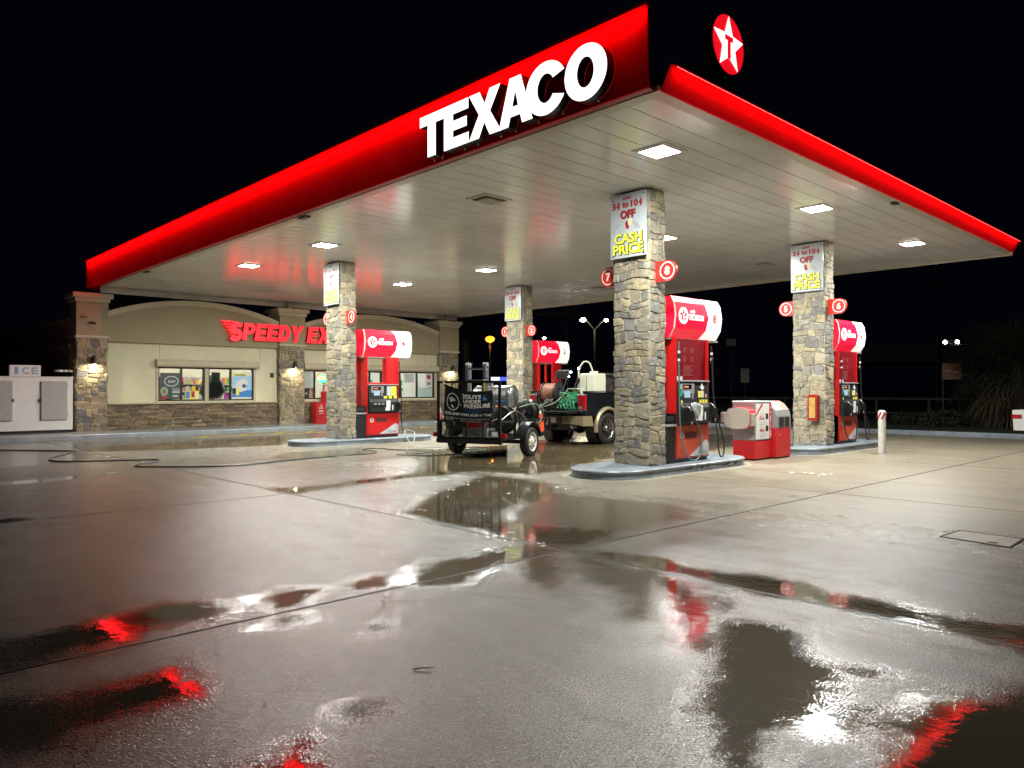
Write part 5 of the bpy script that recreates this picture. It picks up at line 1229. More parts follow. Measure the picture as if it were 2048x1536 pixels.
# newspaper box, cone
t = thing('newspaper_box', 'red newspaper vending box with white Daily News lettering', 'newspaper box', (7.93, 22.45, .15))
mr_ = mat('news_red', (.45,.012,.015), .4, var=.15); mb = MB(); mb.box(-.22,.24,-.2,.2,0,.86,mr_); mb.box(.20,.52,-.15,.2,.0,1.32,mr_); mb.build('case', t, bevel=.01); mb = MB()
for s, z, w in (('The',.74,.10),('Daily',.64,.20),('News',.53,.20)): put_text(mb, s, (.0,-.204,z), UX, UZ, M_paper, width=w, height=.075, bold=.03)
mb.box(-.1,.1,-.204,-.2015,.42,.435,M_paper); mb.box(.27,.50,-.154,-.151,.55,.8,M_paper); mb.box(.27,.48,-.156,-.1505,.15,.35,M_txtblack); mb.build('lettering', t)
M_cone = mat('cone_orange', (.75,.13,.04), .45, var=.15, vscale=10)
t = thing('traffic_cone', 'orange traffic cone with white band standing by the right pier', 'traffic cone', (13.93, 22.15, .15))
mb = MB(); mb.box(-.19,.19,-.19,.19,0,.035,M_rubber); mb.build('base', t, bevel=.01); mb = MB(); mb.lathe([(.135,.035),(.088,.33)], M_cone); mb.lathe([(.052,.55),(.025,.70),(.02,.705)], M_cone); mb.build('cone', t); mb = MB(); mb.lathe([(.089,.33),(.053,.55)], M_white); mb.build('reflective_band', t)

# ================================================================== TRAILER, PICKUP AND GEAR
TR = Matrix.Translation((4.33,7.81,0)) @ Matrix.Rotation(R(20),4,'Z')
tr = thing('utility_trailer', 'black single-axle utility trailer with tall mesh tailgate and round fenders', 'trailer', (4.33,7.81,0), R(20))
mb = MB()
mb.box(-1.05,1.60,-.76,.76,.43,.47,mat('trailer_planks', (.09,.07,.05), .8, var=.4, vscale=12))
for y in (-.76,.76): mb.box(-1.05,1.60,y-.03,y+.03,.40,.50,M_dark_steel); mb.box(-1.05,1.60,y-.025,y+.025,.78,.83,M_dark_steel)
for x in (-1.05,-.35,.45,1.58):
    for y in (-.76,.76): mb.box(x-.025,x+.025,y-.025,y+.025,.45,.80,M_dark_steel)
mb.box(1.56,1.61,-.76,.76,.78,.83,M_dark_steel); mb.box(-1.08,-1.02,-.80,.80,.32,.47,M_dark_steel)
mb.tube([(1.55,-.6,.42),(2.9,0,.42)], .04, M_dark_steel, n=6); mb.tube([(1.55,.6,.42),(2.9,0,.42)], .04, M_dark_steel, n=6); mb.box(2.75,3.15,-.05,.05,.39,.47,M_dark_steel)
mb.cyl((2.7,.12,.05),(2.7,.12,.75),.03,M_grey,n=10); mb.build('frame', tr)
mb = MB(); mb.box(-.05,.05,-.95,.95,.28,.36,M_dark_steel); mb.build('axle', tr)
gt = MB()
for y in (-.78,.78): gt.box(-1.14,-1.09,y-.025,y+.025,.33,1.71,M_dark_steel)
for y in (-.36,.06,.42): gt.box(-1.13,-1.10,y-.014,y+.014,.36,1.68,M_dark_steel)
gt.box(-1.14,-1.09,-.78,.78,1.66,1.71,M_dark_steel); gt.box(-1.14,-1.09,-.82,.82,.33,.42,M_dark_steel)
for z in [.46+.042*k for k in range(29)]: gt.box(-1.108,-1.104,-.76,.76,z,z+.003,M_dark_steel)
for k in range(37): y = -.75+.0417*k; gt.box(-1.104,-1.100,y,y+.003,.42,1.66,M_dark_steel)
gt.build('tailgate', tr)
def wheel_mesh(mb, rt, w, m_rim, spokes, c=(0,0,0), s=1, lug=True, tread=True):
    """axis along y, outside toward s*(-y)"""
    rr = rt*.62; prof = [(rr,-w*.42),(rr+.02,-w*.5),(rt*.90,-w*.5),(rt*.985,-w*.40),(rt,-w*.25),(rt,w*.25),(rt*.985,w*.40),(rt*.90,w*.5),(rr+.02,w*.5),(rr,w*.42)]
    mb.lathe(prof, M_rubber, c=c, n=44, axis='y', caps=False); mb.lathe([(rr,-w*.42),(rr,w*.42)], M_rubber, c=c, n=44, axis='y', caps=False)
    if tread:
        for k in range(44):
            a = 6.283*k/44; X = Matrix.Translation(c) @ Matrix.Rotation(a,4,'Y')
            for q, o in ((-1,0),(1,.5)): mb.box(-.020,.020,q*w*.24-w*.2,q*w*.24+w*.2,rt-.01,rt+.012,M_rubber,X=X @ Matrix.Rotation(o*6.283/44,4,'Y'))
def rim_mesh(mb, rt, w, m_rim, spokes, c=(0,0,0), s=1, style='steel'):
    rr = rt*.63; y0 = -s*w*.40
    mb.lathe([(rr+.01,y0-s*.015),(rr-.01,y0-s*.01),(rr-.035,y0+s*.05),(rr-.05,y0+s*.16)], m_rim, c=c, n=36, axis='y', caps=False)
    if style == 'steel':
        mb.lathe([(rr-.04,y0+s*.055),(rr*.6,y0+s*.0),(.075,y0-s*.005),(.06,y0-s*.03),(0,y0-s*.03)], m_rim, c=c, n=30, axis='y', caps=False)
        for k in range(spokes):
            a = 6.283*k/spokes; x, z = rr*.74*math.cos(a), rr*.74*math.sin(a); mb.cyl((c[0]+x,c[1]+y0+s*.018,c[2]+z),(c[0]+x,c[1]+y0-s*.004,c[2]+z),rr*.10,M_rubber,n=10)
        for k in range(5): a = 6.283*k/5+.3; mb.cyl((c[0]+.055*math.cos(a),c[1]+y0,c[2]+.055*math.sin(a)),(c[0]+.055*math.cos(a),c[1]+y0-s*.03,c[2]+.055*math.sin(a)),.012,M_rubber,n=8)
    else:
        mb.lathe([(rr-.03,y0+s*.12),(0,y0+s*.12)], M_black, c=c, n=24, axis='y')
        for k in range(spokes):
            for e in (-.13,.13):
                a = 6.283*k/spokes+e; X = Matrix.Translation(c) @ Matrix.Rotation(a,4,'Y')
                mb.add([(-.030,y0+s*.03,.06),(.030,y0+s*.03,.06),(.020,y0-s*.0,rr-.012),(-.020,y0-s*.0,rr-.012),(-.030,y0+s*.09,.06),(.030,y0+s*.09,.06),(.020,y0+s*.07,rr-.012),(-.020,y0+s*.07,rr-.012)], [(0,1,2,3),(0,4,5,1),(1,5,6,2),(3,2,6,7),(0,3,7,4)], m_rim, X=X)
        mb.lathe([(.085,y0+s*.04),(.08,y0+s*.0),(.05,y0-s*.015),(0,y0-s*.015)], m_rim, c=c, n=20, axis='y', caps=False)
M_rimw = mat('rim_white', (.60,.59,.54), .35, var=.15, vscale=20)
for s in (1,-1):
    mb = MB(); wheel_mesh(mb, .33, .20, M_rimw, 8, tread=False); o = mb.build('wheel', tr); o.location = (0,-s*.95,.33)
    m2 = MB(); rim_mesh(m2, .33, .20, M_rimw, 8, s=s); m2.build('rim', o)
    mb = MB(); n = 14; vs = []; pr = []
    for k in range(n+1): a = R(8+164*k/n); pr.append((.43*math.cos(a), .36+.43*math.sin(a)))
    for a, y in ((0,-s*.82),(1,-s*1.07)): vs += [(x,y,z) for x,z in pr]
    lip = [(x*.97,-s*1.07,.36+(z-.36)*.92) for x,z in pr]; inn = [(x*.97,-s*.82,.36+(z-.36)*.97) for x,z in pr]
    N_ = n+1; vs += lip; fs = [(k,k+1,N_+k+1,N_+k) for k in range(n)]+[(N_+k,N_+k+1,2*N_+k+1,2*N_+k) for k in range(n)]
    skirt = [(x,-s*.82,.42) for x,z in pr]; vs += skirt; fs += [(k,k+1,3*N_+k+1,3*N_+k) for k in range(n)]
    mb.add(vs, fs, mat('fender_black', (.025,.03,.035), .3, var=.5, vscale=6, coat=.4)); mb.build('fender', tr)
for s in (-1,1):
    mb = MB(); mb.box(-1.12,-1.04,s*.86-.06,s*.86+.06,.46,.56,mat('tail_red', (.28,.01,.012), .25)); mb.build('tail_lamp', tr, bevel=.008)
mb = MB(); mb.box(-1.145,-1.14,-.74,-.60,.50,.60,M_paper); mb.build('reflector', tr)

def tthing(name, label, cat, x, y, z=.47, rz=0, group=None):
    p = TR @ Vector((x,y,z)); return thing(name, label, cat, p, R(20+rz), group)
# banner tied to the gate: cloth with sag, printed lettering
def banner():
    t = tthing('banner', 'black vinyl banner reading 2GUYS UNDER PRESSURE tied to the trailer gate', 'banner', -1.16, 0, 1.15)
    W, Hh = 1.22, .70
    def f(u, v, d=0):   # u 0..1 left to right seen from behind, v 0..1 up ; x toward the viewer = -x
        y = .56-u*W; sag = -.075*math.sin(math.pi*min(1,u*1.05))*(.4+.6*v)
        z = -.30+v*Hh+sag-.05*(u)+.10*(1-u)*v**3*(1-u)**1; x = -.02-.035*math.sin(7*u+3*v)*math.sin(3.1*v+1)-.02*math.sin(13*u+1)-.03*(1-v)
        return Vector((x-d, y, z))
    mb = MB(); nu, nv = 30, 14; vs = [f(i/nu, j/nv) for j in range(nv+1) for i in range(nu+1)]
    mb.add(vs, [(j*(nu+1)+i, j*(nu+1)+i+1, (j+1)*(nu+1)+i+1, (j+1)*(nu+1)+i) for j in range(nv) for i in range(nu)], mat('banner_vinyl', (.010,.010,.012), .35, var=.2), smooth=True); mb.build('sheet', t)
    mb = MB()
    def tx(s, u, v, w, h, m, b=.03, sh=0):
        vs_, fs_, tw, th = text_tris(s, b, sh); q = []
        for a in vs_: q.append(f(u+a[0]/tw*w, v+a[1]/th*h, .006))
        mb.add(q, fs_, m)
    wt = mat('banner_white', (.75,.75,.74), .4); bl = mat('banner_blue', (.05,.14,.38), .4)
    tx('2GUYS', .555, .835, .37, .125, wt, .03); tx('UNDER', .57, .685, .37, .12, wt, .03); tx('PRESSURE', .675, .535, .56, .13, wt, .03)
    tx('Commercial & Residential', .64, .415, .52, .05, bl, .01); tx('Pressure Washing', .60, .345, .34, .05, bl, .01)
    tx('832-547-7243 (Call or Text)', .515, .235, .95, .11, wt, .015); tx('www.2guysunderpressure.com', .57, .105, .78, .055, mat('banner_grey', (.4,.4,.4), .4), .005); tx('FREE ESTIMATES & INSURED', .55, .03, .42, .035, mat('banner_grey', (.4,.4,.4), .4), .0)
    def poly(pts, m, d=.006): mb.add([f(u, v, d) for u, v in pts], [tuple(range(len(pts)))], m)
    poly([(.77,.70),(.79,.90),(.83,.80),(.88,.71)], bl)
    n = 26   # round mascot outline and small badges, outlines only
    def ring(cu, cv, ru, rv, w, m, a0=0, a1=360):
        A = [f(cu+ru*math.cos(R(a0+(a1-a0)*k/n)), cv+rv*math.sin(R(a0+(a1-a0)*k/n)), .006) for k in range(n+1)]; B = [f(cu+(ru-w)*math.cos(R(a0+(a1-a0)*k/n)), cv+(rv-w*1.7)*math.sin(R(a0+(a1-a0)*k/n)), .006) for k in range(n+1)]
        mb.add(A+B, [(k,k+1,n+1+k+1,n+1+k) for k in range(n)], m)
    ring(.175,.60,.115,.25,.010,wt); poly([(.10,.70),(.16,.74),(.23,.66),(.13,.58)], mat('banner_grey', (.4,.4,.4), .4)); poly([(.14,.52),(.17,.44),(.20,.42),(.17,.50)], wt); poly([(.28,.585),(.345,.555),(.345,.545),(.28,.565)], wt)
    for cu in (.085,.165): ring(cu,.085,.025,.055,.006,wt)
    mb.build('lettering', t)
    mb = MB()
    for u, v in ((0,1),(1,.97),(0,.06),(1,.05)): p = f(u, v); mb.tube([p, p+Vector((.06,.10 if u == 0 else -.10,.05))], .006, M_paper, n=5)
    mb.build('tie', t)
banner()
# pressure washer: steel drum burner on a frame with control box
t = tthing('pressure_washer', 'hot pressure washer with horizontal steel drum and grey control box on the trailer', 'pressure washer', .12, .0)
mb = MB(); mb.lathe([(0,-.52),(.20,-.52),(.255,-.47),(.26,-.40),(.26,.36),(.255,.42),(.2,.46),(0,.46)], mat('burner_steel', (.42,.43,.44), .27, metal=.9, var=.15, vscale=9), c=(0,0,.88), axis='y', n=34); mb.build('burner_drum', t)
mb = MB(); 
for y in (-.5,-.2,.1,.42): mb.lathe([(.263,y),(.266,y+.01),(.263,y+.02)], M_steel, c=(0,0,.88), axis='y', n=34)
mb.cyl((0,.1,1.12),(0,.1,1.26),.07,M_steel); mb.build('band', t)
mb = MB(); mb.box(-.32,-.12,-.52,-.12,.50,.86,mat('control_grey', (.10,.105,.11), .4)); mb.build('control_box', t, bevel=.012); mb = MB()
mb.box(-.325,-.32,-.48,-.18,.76,.80,mat('wave_blue',(.05,.22,.6),.4)); put_text(mb, 'PowerPro', (-.327,-.30,.78), (0,-1,0), UZ, M_paper, width=.16, height=.028)
for y, m_ in ((-.44,M_red),(-.33,M_grey),(-.22,mat('orange_digits',(.6,.2,.08),.4))): mb.cyl((-.32,y,.66),(-.345,y,.66),.022,m_,n=12)
mb.build('switch', t)
mb = MB(); 
for x in (-.3,.3):
    for y in (-.5,.45): mb.box(x-.02,x+.02,y-.02,y+.02,.02,.65,M_dark_steel)
mb.box(-.32,.32,-.52,.47,.0,.03,M_dark_steel); mb.box(-.25,.25,-.3,.3,.04,.45,M_black); mb.box(-.3,-.1,.05,.4,.06,.35,M_grey); mb.build('engine_frame', t, bevel=.006)
def reel(t, r, w, hose_m, hr, axis='y', rw=None):
    mb = MB()
    for s in (-1,1): mb.lathe([(.03,s*w/2),(r,s*w/2),(r+.008,s*(w/2+.012)),(r,s*(w/2+.02)),(.03,s*(w/2+.006))], M_blackreel, axis=axis, n=36)
    mb.build('flange', t); mb = MB()
    rw = rw or r*.8
    k = 0; y = -w/2+hr
    while y < w/2-hr*.5:
        pts = [((rw+rh.uniform(-.01,.012))*math.cos(6.283*i/26), y+rh.uniform(-.004,.004), (rw)*math.sin(6.283*i/26)) for i in range(26)]
        if axis == 'x': pts = [(p[1],p[0],p[2]) for p in pts]
        mb.tube(pts, hr, hose_m, n=7, closed=True); y += hr*1.9
    mb.lathe([(rw-.02,-w/2),(rw-.02,w/2)], hose_m, axis=axis, n=24); mb.build('wound_hose', t); mb = MB()
    mb.lathe([(.05,-w/2-.05),(.05,w/2+.05)], M_steel, axis=axis, n=14)
    for q in range(6):
        a = 6.283*q/6
        for rr_ in (.45,.62):
            p = (r*rr_*math.cos(a), -(w/2+.022), r*rr_*math.sin(a)); p2 = (p[0], -(w/2+.016), p[2])
            if axis == 'x': p = (p[1],p[0],p[2]); p2 = (p2[1],p2[0],p2[2])
            mb.cyl(p, p2, r*.05, mat('hub_grey', (.09,.09,.095), .4), n=8)
    mb.build('hub', t)
rh = random.Random(8); M_blackreel = mat('reel_black', (.013,.014,.016), .28, var=.3, coat=.3)
t = tthing('hose_reel', 'large black hose reel disc at the front right of the trailer', 'hose reel', .85, -.50, .98, -18, 'hose reels'); reel(t, .30, .16, M_rubber, .016, axis='x'); mb = MB(); mb.box(-.1,.1,-.03,.03,-.5,.0,M_dark_steel); mb.build('stand', t)
t = tthing('hose_reel', 'black hose reel behind the right post of the trailer gate', 'hose reel', -.42, -.52, .84, -8, 'hose reels'); reel(t, .29, .20, M_rubber, .016, axis='x'); mb = MB(); mb.box(-.1,.1,-.03,.03,-.37,.0,M_dark_steel); mb.build('stand', t)
# ladder
t = tthing('ladder', 'aluminium folding ladder standing upright behind the banner', 'ladder', -.62, .05)
mb = MB()
for y in (-.225,.225):
    for x in (-.07,.05): mb.box(x-.018,x+.018,y-.035,y+.035,0,1.62+(x>0)*.02,M_alu)
mb.build('rail', t, bevel=.006); mb = MB()
for k in range(6):
    mb.box(-.085,-.055,-.2,.2,.2+.26*k,.235+.26*k,M_alu); mb.box(.035,.065,-.2,.2,.2+.26*k,.235+.26*k,M_alu)
mb.build('rung', t); mb = MB()
for y in (-.225,.225): mb.lathe([(.0,-.05),(.055,-.05),(.06,0),(.055,.05),(0,.05)], M_grey, c=(-.01,y,1.60), axis='y', n=16)
for y in (-.24,.24): mb.box(-.10,-.02,y-.03,y+.03,1.30,1.34,mat('hinge_blue', (.04,.07,.3), .4))
mb.box(-.092,-.089,-.25,-.20,.95,1.28,M_yellow); mb.build('hinge', t)
# jugs and small gear
M_jug = mat('jug_orange', (.85,.10,.03), .35, var=.1)
for k, (x, y) in enumerate(((1.20,-.66),(1.42,-.40))):
    t = tthing('fluid_jug', 'orange plastic jug with white cap at the trailer front, %s' % ('nearer the fender' if k == 0 else 'nearer the truck'), 'jug', x, y, .47, 0, 'orange jugs')
    mb = MB(); mb.box(-.10,.10,-.085,.085,0,.36,M_jug); mb.prism([(-.10,.36),(.10,.36),(.045,.46),(-.045,.46)], lambda u,v,d: (u,d,v), -.06,.06, M_jug); mb.build('body', t, bevel=.02); mb = MB(); mb.cyl((0,0,.455),(0,0,.52),.045,M_paper,n=14); mb.build('cap', t); mb = MB(); mb.box(-.103,-.101,-.06,.06,.10,.22,M_paper); mb.build('label', t)
t = tthing('fuel_can', 'red plastic fuel can behind the trailer gate bars', 'fuel can', -.72, .0, .47, 15); t.location.z += .18
mb = MB(); mb.prism([(-.20,0),(.20,0),(.20,.12),(.02,.27),(-.12,.27),(-.20,.18)], lambda u,v,d: (d,u,v), -.09,.09, M_red); mb.build('body', t, bevel=.025); mb = MB(); mb.tube([(0,-.05,.26),(0,-.15,.30),(0,-.2,.24)], .02, M_yellow); mb.build('spout', t)
t = tthing('tool_crate', 'dark crate of hoses and fittings low behind the gate', 'crate', -.72, -.05, .47); mb = MB(); mb.box(-.2,.2,-.3,.3,0,.03,M_grey); 
for y in (-.3,.3): mb.box(-.2,.2,y-.01,y+.01,0,.18,M_grey)
for x in (-.2,.2): mb.box(x-.01,x+.01,-.3,.3,0,.18,M_grey)
mb.build('shell', t)
t = tthing('surface_cleaner', 'round black surface cleaner leaning at the left of the trailer gate', 'surface cleaner', -.80, .52, .74, 0); mb = MB(); mb.lathe([(0,-.05),(.25,-.05),(.27,0),(.22,.05),(0,.06)], M_black, axis='x', n=30); mb.build('disc', t); mb = MB(); mb.cyl((-.06,0,0),(-.10,0,0),.05,M_steel,n=12); mb.tube([(-.05,0,0),(.0,.05,.3),(.05,.05,.75)], .014, M_steel); mb.build('handle', t)
t = tthing('bucket', 'dark bucket low at the left corner of the trailer', 'bucket', -.80, .58, .47, 0); mb = MB(); mb.lathe([(0,0),(.11,0),(.14,.16)], mat('bucket_olive', (.07,.08,.03), .5)); mb.build('pail', t)
rg = random.Random(12); 
for k, (pts, m_, l, g_) in enumerate([
   ([(-.9,-.72,.85),(-.5,-.78,1.02),(-.05,-.80,.95),(.25,-.78,.70),(.1,-.80,.50),(-.4,-.74,.52)], M_steel, 'pale hose looped over the right rail of the trailer', None),
   ([(.2,-.6,1.1),(.6,-.8,1.18),(.95,-.86,1.05),(1.0,-.80,.80),(.6,-.84,.72),(.1,-.8,.78)], mat('hose_greygreen', (.16,.22,.16), .45), 'grey-green hose drooping between the two reels', None),
   ([(.3,.3,1.0),(0,.6,.8),(-.5,.6,.62),(-.8,.2,.58),(-.85,-.3,.60),(-.6,-.6,.55)], M_rubber, 'black hose lying along the trailer bed', None)]):
    mb = MB(TR); mb.tube(smooth_path(pts, 8), .013, m_); o = mb.build('trailer_hose'); tag(o, l, 'hose', 'loose hoses on the trailer')
t = tthing('pipe_bundle', 'upright grey spray lances strapped behind the gate', 'spray lances', -.95, -.25, .47); mb = MB()
for k in range(4): mb.tube([(.0,-.03*k,0),(.01,-.03*k-.01,.5),(.03,-.05*k,.78)], .013, M_steel if k % 2 else M_grey)
mb.build('lance', t)

# ---------------- pickup
TK = (8.80, 9.05, 0); tk = thing('pickup_truck', 'black crew cab pickup with tan bumper and wheel flares, bed open at the back', 'pickup truck', TK, R(3))
M_bk = mat('truck_black', (.008,.009,.011), .16, coat=1.0, var=.1); wr = .435
def side_poly(front=False): pass
def arch(cx_, r, n=14, z0=.62): return [(cx_+r*math.cos(R(180-180*k/n)), .43+r*math.sin(R(180-180*k/n))) for k in range(n+1)]
for s in (-1,1):
    mb = MB(); a = arch(0, .56)
    P = [(-1.0,.80),(a[0][0],.80)]+[q for q in a if q[1] > .80]+[(a[-1][0],.80),(.76,.72),(.76,1.43),(-1.0,1.45)]
    mb.prism(P, lambda u,v,d: (u, s*(.98-d), v), 0, .07, M_bk); mb.box(-1.0,.76,s*.90,s*.995,1.45,1.475,M_black); mb.build('bed_side', tk)
mb = MB(); mb.box(-1.0,.76,-.91,.91,.86,.92,M_bedliner) if False else mb.box(-1.0,.76,-.91,.91,.86,.92,M_black); mb.box(.72,.77,-.9,.9,.9,1.45,M_bk)
for s in (-1,1): mb.box(-.45,.5,s*.60,s*.9,.92,1.12,M_black)
mb.build('bed_floor', tk)
mb = MB(); mb.box(-1.54,-1.01,-.82,.82,.87,.92,M_bk); mb.box(-1.54,-1.01,-.80,.80,.921,.93,M_black); mb.build('tailgate', tk, bevel=.01)
for s in (-1,1):
    mb = MB(); mb.box(-1.02,-.93,s*.74,s*.985,.95,1.39,M_steel); o = mb.build('tail_light', tk, bevel=.012); mb = MB(); mb.box(-1.03,-.94,s*.765,s*.990,.975,1.365,mat('lamp_red_lens', (.35,.01,.02), .12, coat=.6)); mb.box(-1.034,-1.029,s*.79,s*.90,.99,1.06,M_lightgrey); mb.build('lens', o, bevel=.01)
mb = MB(); mb.prism([(-1.22,.60),(-1.0,.56),(-.95,.80),(-1.20,.80)], lambda u,v,d: (u,d,v), -.62,.62, M_tan)
for s in (-1,1): mb.add([(-1.22,s*.62,.60),(-1.20,s*.62,.80),(-1.10,s*.99,.80),(-1.12,s*.99,.54),(-.72,s*1.0,.80),(-.66,s*1.0,.52)], [(0,1,2,3),(3,2,4,5)], M_tan); mb.add([(-1.20,s*.62,.80),(-1.10,s*.99,.80),(-.72,s*1.0,.80),(-.95,s*.62,.80)], [(0,1,2,3)], M_tan)
mb.build('rear_bumper', tk); mb = MB(); mb.box(-1.235,-1.205,-.34,.34,.58,.79,M_black); mb.box(-1.24,-1.235,-.16,.16,.62,.76,M_paper)
for y in (-.8,-.5,.5,.8): mb.cyl((-1.19 if abs(y) > .6 else -1.21,y,.72),(-1.225 if abs(y) < .6 else -1.19,y,.72),.022,M_black,n=10)
mb.build('licence_plate', tk); mb = MB(); mb.box(-1.45,-1.0,-.04,.04,.48,.56,M_dark_steel); mb.cyl((-1.42,0,.56),(-1.42,0,.62),.03,M_steel,n=12); mb.build('hitch', tk)
mb = MB(); mb.cyl((-.95,-.62,.50),(-1.16,-.64,.50),.05,M_steel,n=16); mb.build('exhaust', tk)
mb = MB(); mb.box(-.9,3.6,-.45,-.35,.48,.62,M_black); mb.box(-.9,3.6,.35,.45,.48,.62,M_black); mb.box(-.06,.06,-.8,.8,.36,.5,M_black); mb.lathe([(0,-.16),(.14,-.12),(.17,0),(.14,.12),(0,.16)], M_black, c=(0,0,.43), axis='y', n=16); mb.box(3.4,3.5,-.8,.8,.36,.48,M_black); mb.box(-.85,-.4,-.3,.3,.40,.60,M_black); mb.build('chassis', tk)
for ax in (0, 3.5):
    for s in (1,-1):
        mb = MB(); wheel_mesh(mb, wr, .30, M_steel, 8); o = mb.build('wheel', tk); o.location = (ax,-s*.86,wr)
        m2 = MB(); rim_mesh(m2, wr, .30, mat('rim_gunmetal', (.45,.44,.43), .25, metal=1), 8, s=s, style='spoke'); m2.build('rim', o)
        mb = MB(); n = 16; A = [(ax+.62*math.cos(R(188-196*k/n)), .43+.62*math.sin(R(188-196*k/n))) for k in range(n+1)]; B = [(ax+.53*math.cos(R(188-196*k/n)), .43+.53*math.sin(R(188-196*k/n))) for k in range(n+1)]
        vs = [(x,-s*.985,z) for x,z in A]+[(x*.999,-s*1.07,z-.02) for x,z in [((a_[0]+b_[0])/2+(a_[0]-ax)*.04,(a_[1]+b_[1])/2+.02) for a_,b_ in zip(A,B)]]+[(x,-s*1.06,z) for x,z in B]+[(x,-s*.93,z) for x,z in B]
        N_ = n+1; mb.add(vs, [(i*N_+k,i*N_+k+1,(i+1)*N_+k+1,(i+1)*N_+k) for i in range(3) for k in range(n)], M_tan, smooth=True); mb.build('wheel_flare', tk)
        mb = MB(); mb.cyl((ax,-s*.96,.45),(ax,-s*.62,.45),.545,M_black,n=28,cap=False); mb.build('wheel_well', tk)
# cab and nose
mb = MB(); 
for s in (-1,1):
    a = arch(3.5, .56)
    P = [(.79,.68),(a[0][0],.68)]+[q for q in a if q[1] > .68]+[(a[-1][0],.70),(4.35,.70),(4.40,1.05),(4.30,1.28),(3.15,1.40),(.79,1.44)]
    mb.prism(P, lambda u,v,d: (u, s*(.97-d), v), 0, .08, M_bk)
mb.box(3.15,4.30,-.9,.9,1.22,1.34,M_bk); mb.box(.79,3.2,-.9,.9,.66,.74,M_bk); mb.box(4.28,4.38,-.9,.9,.75,1.25,M_bk); mb.build('cab_body', tk, bevel=.02)
mb = MB(); sec = [(.82,1.42),(.92,1.93),(1.05,1.99),(2.35,1.98),(2.55,1.92),(3.20,1.40)]
sec2 = [(x, z) for x, z in sec]
for k in range(len(sec)-1):
    pass
roof = [(.86,1.94),(1.02,2.0),(2.30,2.0),(2.52,1.93)]
mb.add([(x,-.74,z) for x,z in roof]+[(x,.74,z) for x,z in roof]+[(x,-.70,z-.06) for x,z in roof]+[(x,.70,z-.06) for x,z in roof], [(k,k+1,5+k,4+k) for k in range(3)]+[(8+k,12+k,13+k,9+k) for k in range(3)]+[(k,8+k,9+k,k+1) for k in range(3)]+[(4+k,5+k,13+k,12+k) for k in range(3)]+[(0,4,12,8),(3,11,15,7)], M_bk)
for s in (-1,1):
    for (a, b_) in (((.82,1.42),(.90,1.93)),((1.75,1.42),(1.78,1.97)),((2.48,1.93),(3.2,1.40))):
        mb.tube([(a[0], s*.90, a[1]), (b_[0], s*.73, b_[1])], .045, M_bk, n=6)
    mb.tube([(.88,s*.735,1.95),(1.02,s*.74,1.99),(2.3,s*.74,1.99),(2.5,s*.735,1.94)], .03, M_bk, n=6)
mb.build('cab_roof', tk)
M_tint = mat('tinted_glass', (.01,.012,.014), .05, coat=.6)
mb = MB(); mb.add([(.83,-.86,1.44),(.83,.86,1.44),(.91,.70,1.92),(.91,-.70,1.92)], [(0,1,2,3)], M_tint); mb.add([(3.17,-.86,1.42),(3.17,.86,1.42),(2.50,.70,1.93),(2.50,-.70,1.93)], [(0,1,2,3)], M_tint)
for s in (-1,1): mb.add([(.84,s*.905,1.44),(3.15,s*.905,1.42),(2.48,s*.745,1.94),(.93,s*.745,1.95)], [(0,1,2,3)], M_tint)
mb.build('glass', tk)
for s in (-1,1): mb = MB(); mb.box(2.85,3.0,s*.98,s*1.20,1.40,1.66,M_black); mb.build('mirror', tk, bevel=.03)
mb = MB(); mb.box(4.36,4.52,-.98,.98,.55,.82,M_tan); mb.build('front_bumper', tk, bevel=.03)

TKm = Matrix.Translation(TK) @ Matrix.Rotation(R(3),4,'Z')
def kthing(name, label, cat, x, y, z, rz=0, group=None): return thing(name, label, cat, TKm @ Vector((x,y,z)), R(3+rz), group)
# white water tank with its bent filler pipe
t = kthing('water_tank', 'white square plastic water tank with a bent hose on top in the pickup bed', 'water tank', .12, -.40, .93)
M_tank = mat('tank_white', (.66,.66,.52), .45, var=.08, vscale=5)
mb = MB(); mb.box(-.30,.26,-.26,.26,0,1.04,M_tank); mb.build('tank', t, bevel=.04, segs=3); mb = MB(); mb.box(-.305,-.30,.0,.02,.1,.98,M_lightgrey)
mb.cyl((-.1,-.1,1.03),(-.1,-.1,1.10),.12,M_tank,n=18); mb.build('lid', t); mb = MB(); mb.tube(smooth_path([(-.27,.30,.9),(-.27,.30,1.15),(-.22,.18,1.36),(-.16,.02,1.34),(-.12,-.08,1.08)],7), .022, M_tank); mb.build('filler_hose', t)
# copper-brown hose reel on the tailgate, green hose heap, second reel frame
M_copper = mat('hose_copper', (.36,.15,.09), .38, var=.35, vscale=18)
t = kthing('hose_reel', 'big reel of coppery brown hose standing on the open tailgate', 'hose reel', -.85, .30, 1.40, 8, 'hose reels'); reel(t, .33, .42, M_copper, .020, axis='y', rw=.275)
mb = MB()
for s in (-1,1): mb.tube([(-.28,s*.25,-.46),(0,s*.25,.02),(.28,s*.25,-.46)], .018, M_dark_steel); mb.tube([(-.05,s*.25,0),(-.02,s*.25,.42)], .014, M_dark_steel)
mb.tube([(-.28,-.25,-.46),(-.28,.25,-.46)], .018, M_dark_steel); mb.tube([(.28,-.25,-.46),(.28,.25,-.46)], .018, M_dark_steel); mb.build('stand', t)
t = kthing('reel_frame', 'black steel frame with a small dark panel rising above the brown hose reel', 'rack', -.65, .10, .93); mb = MB()
for y in (-.22,.22): mb.tube([(-.25,y,.0),(-.22,y,.62),(.05,y,1.12)], .018, M_dark_steel)
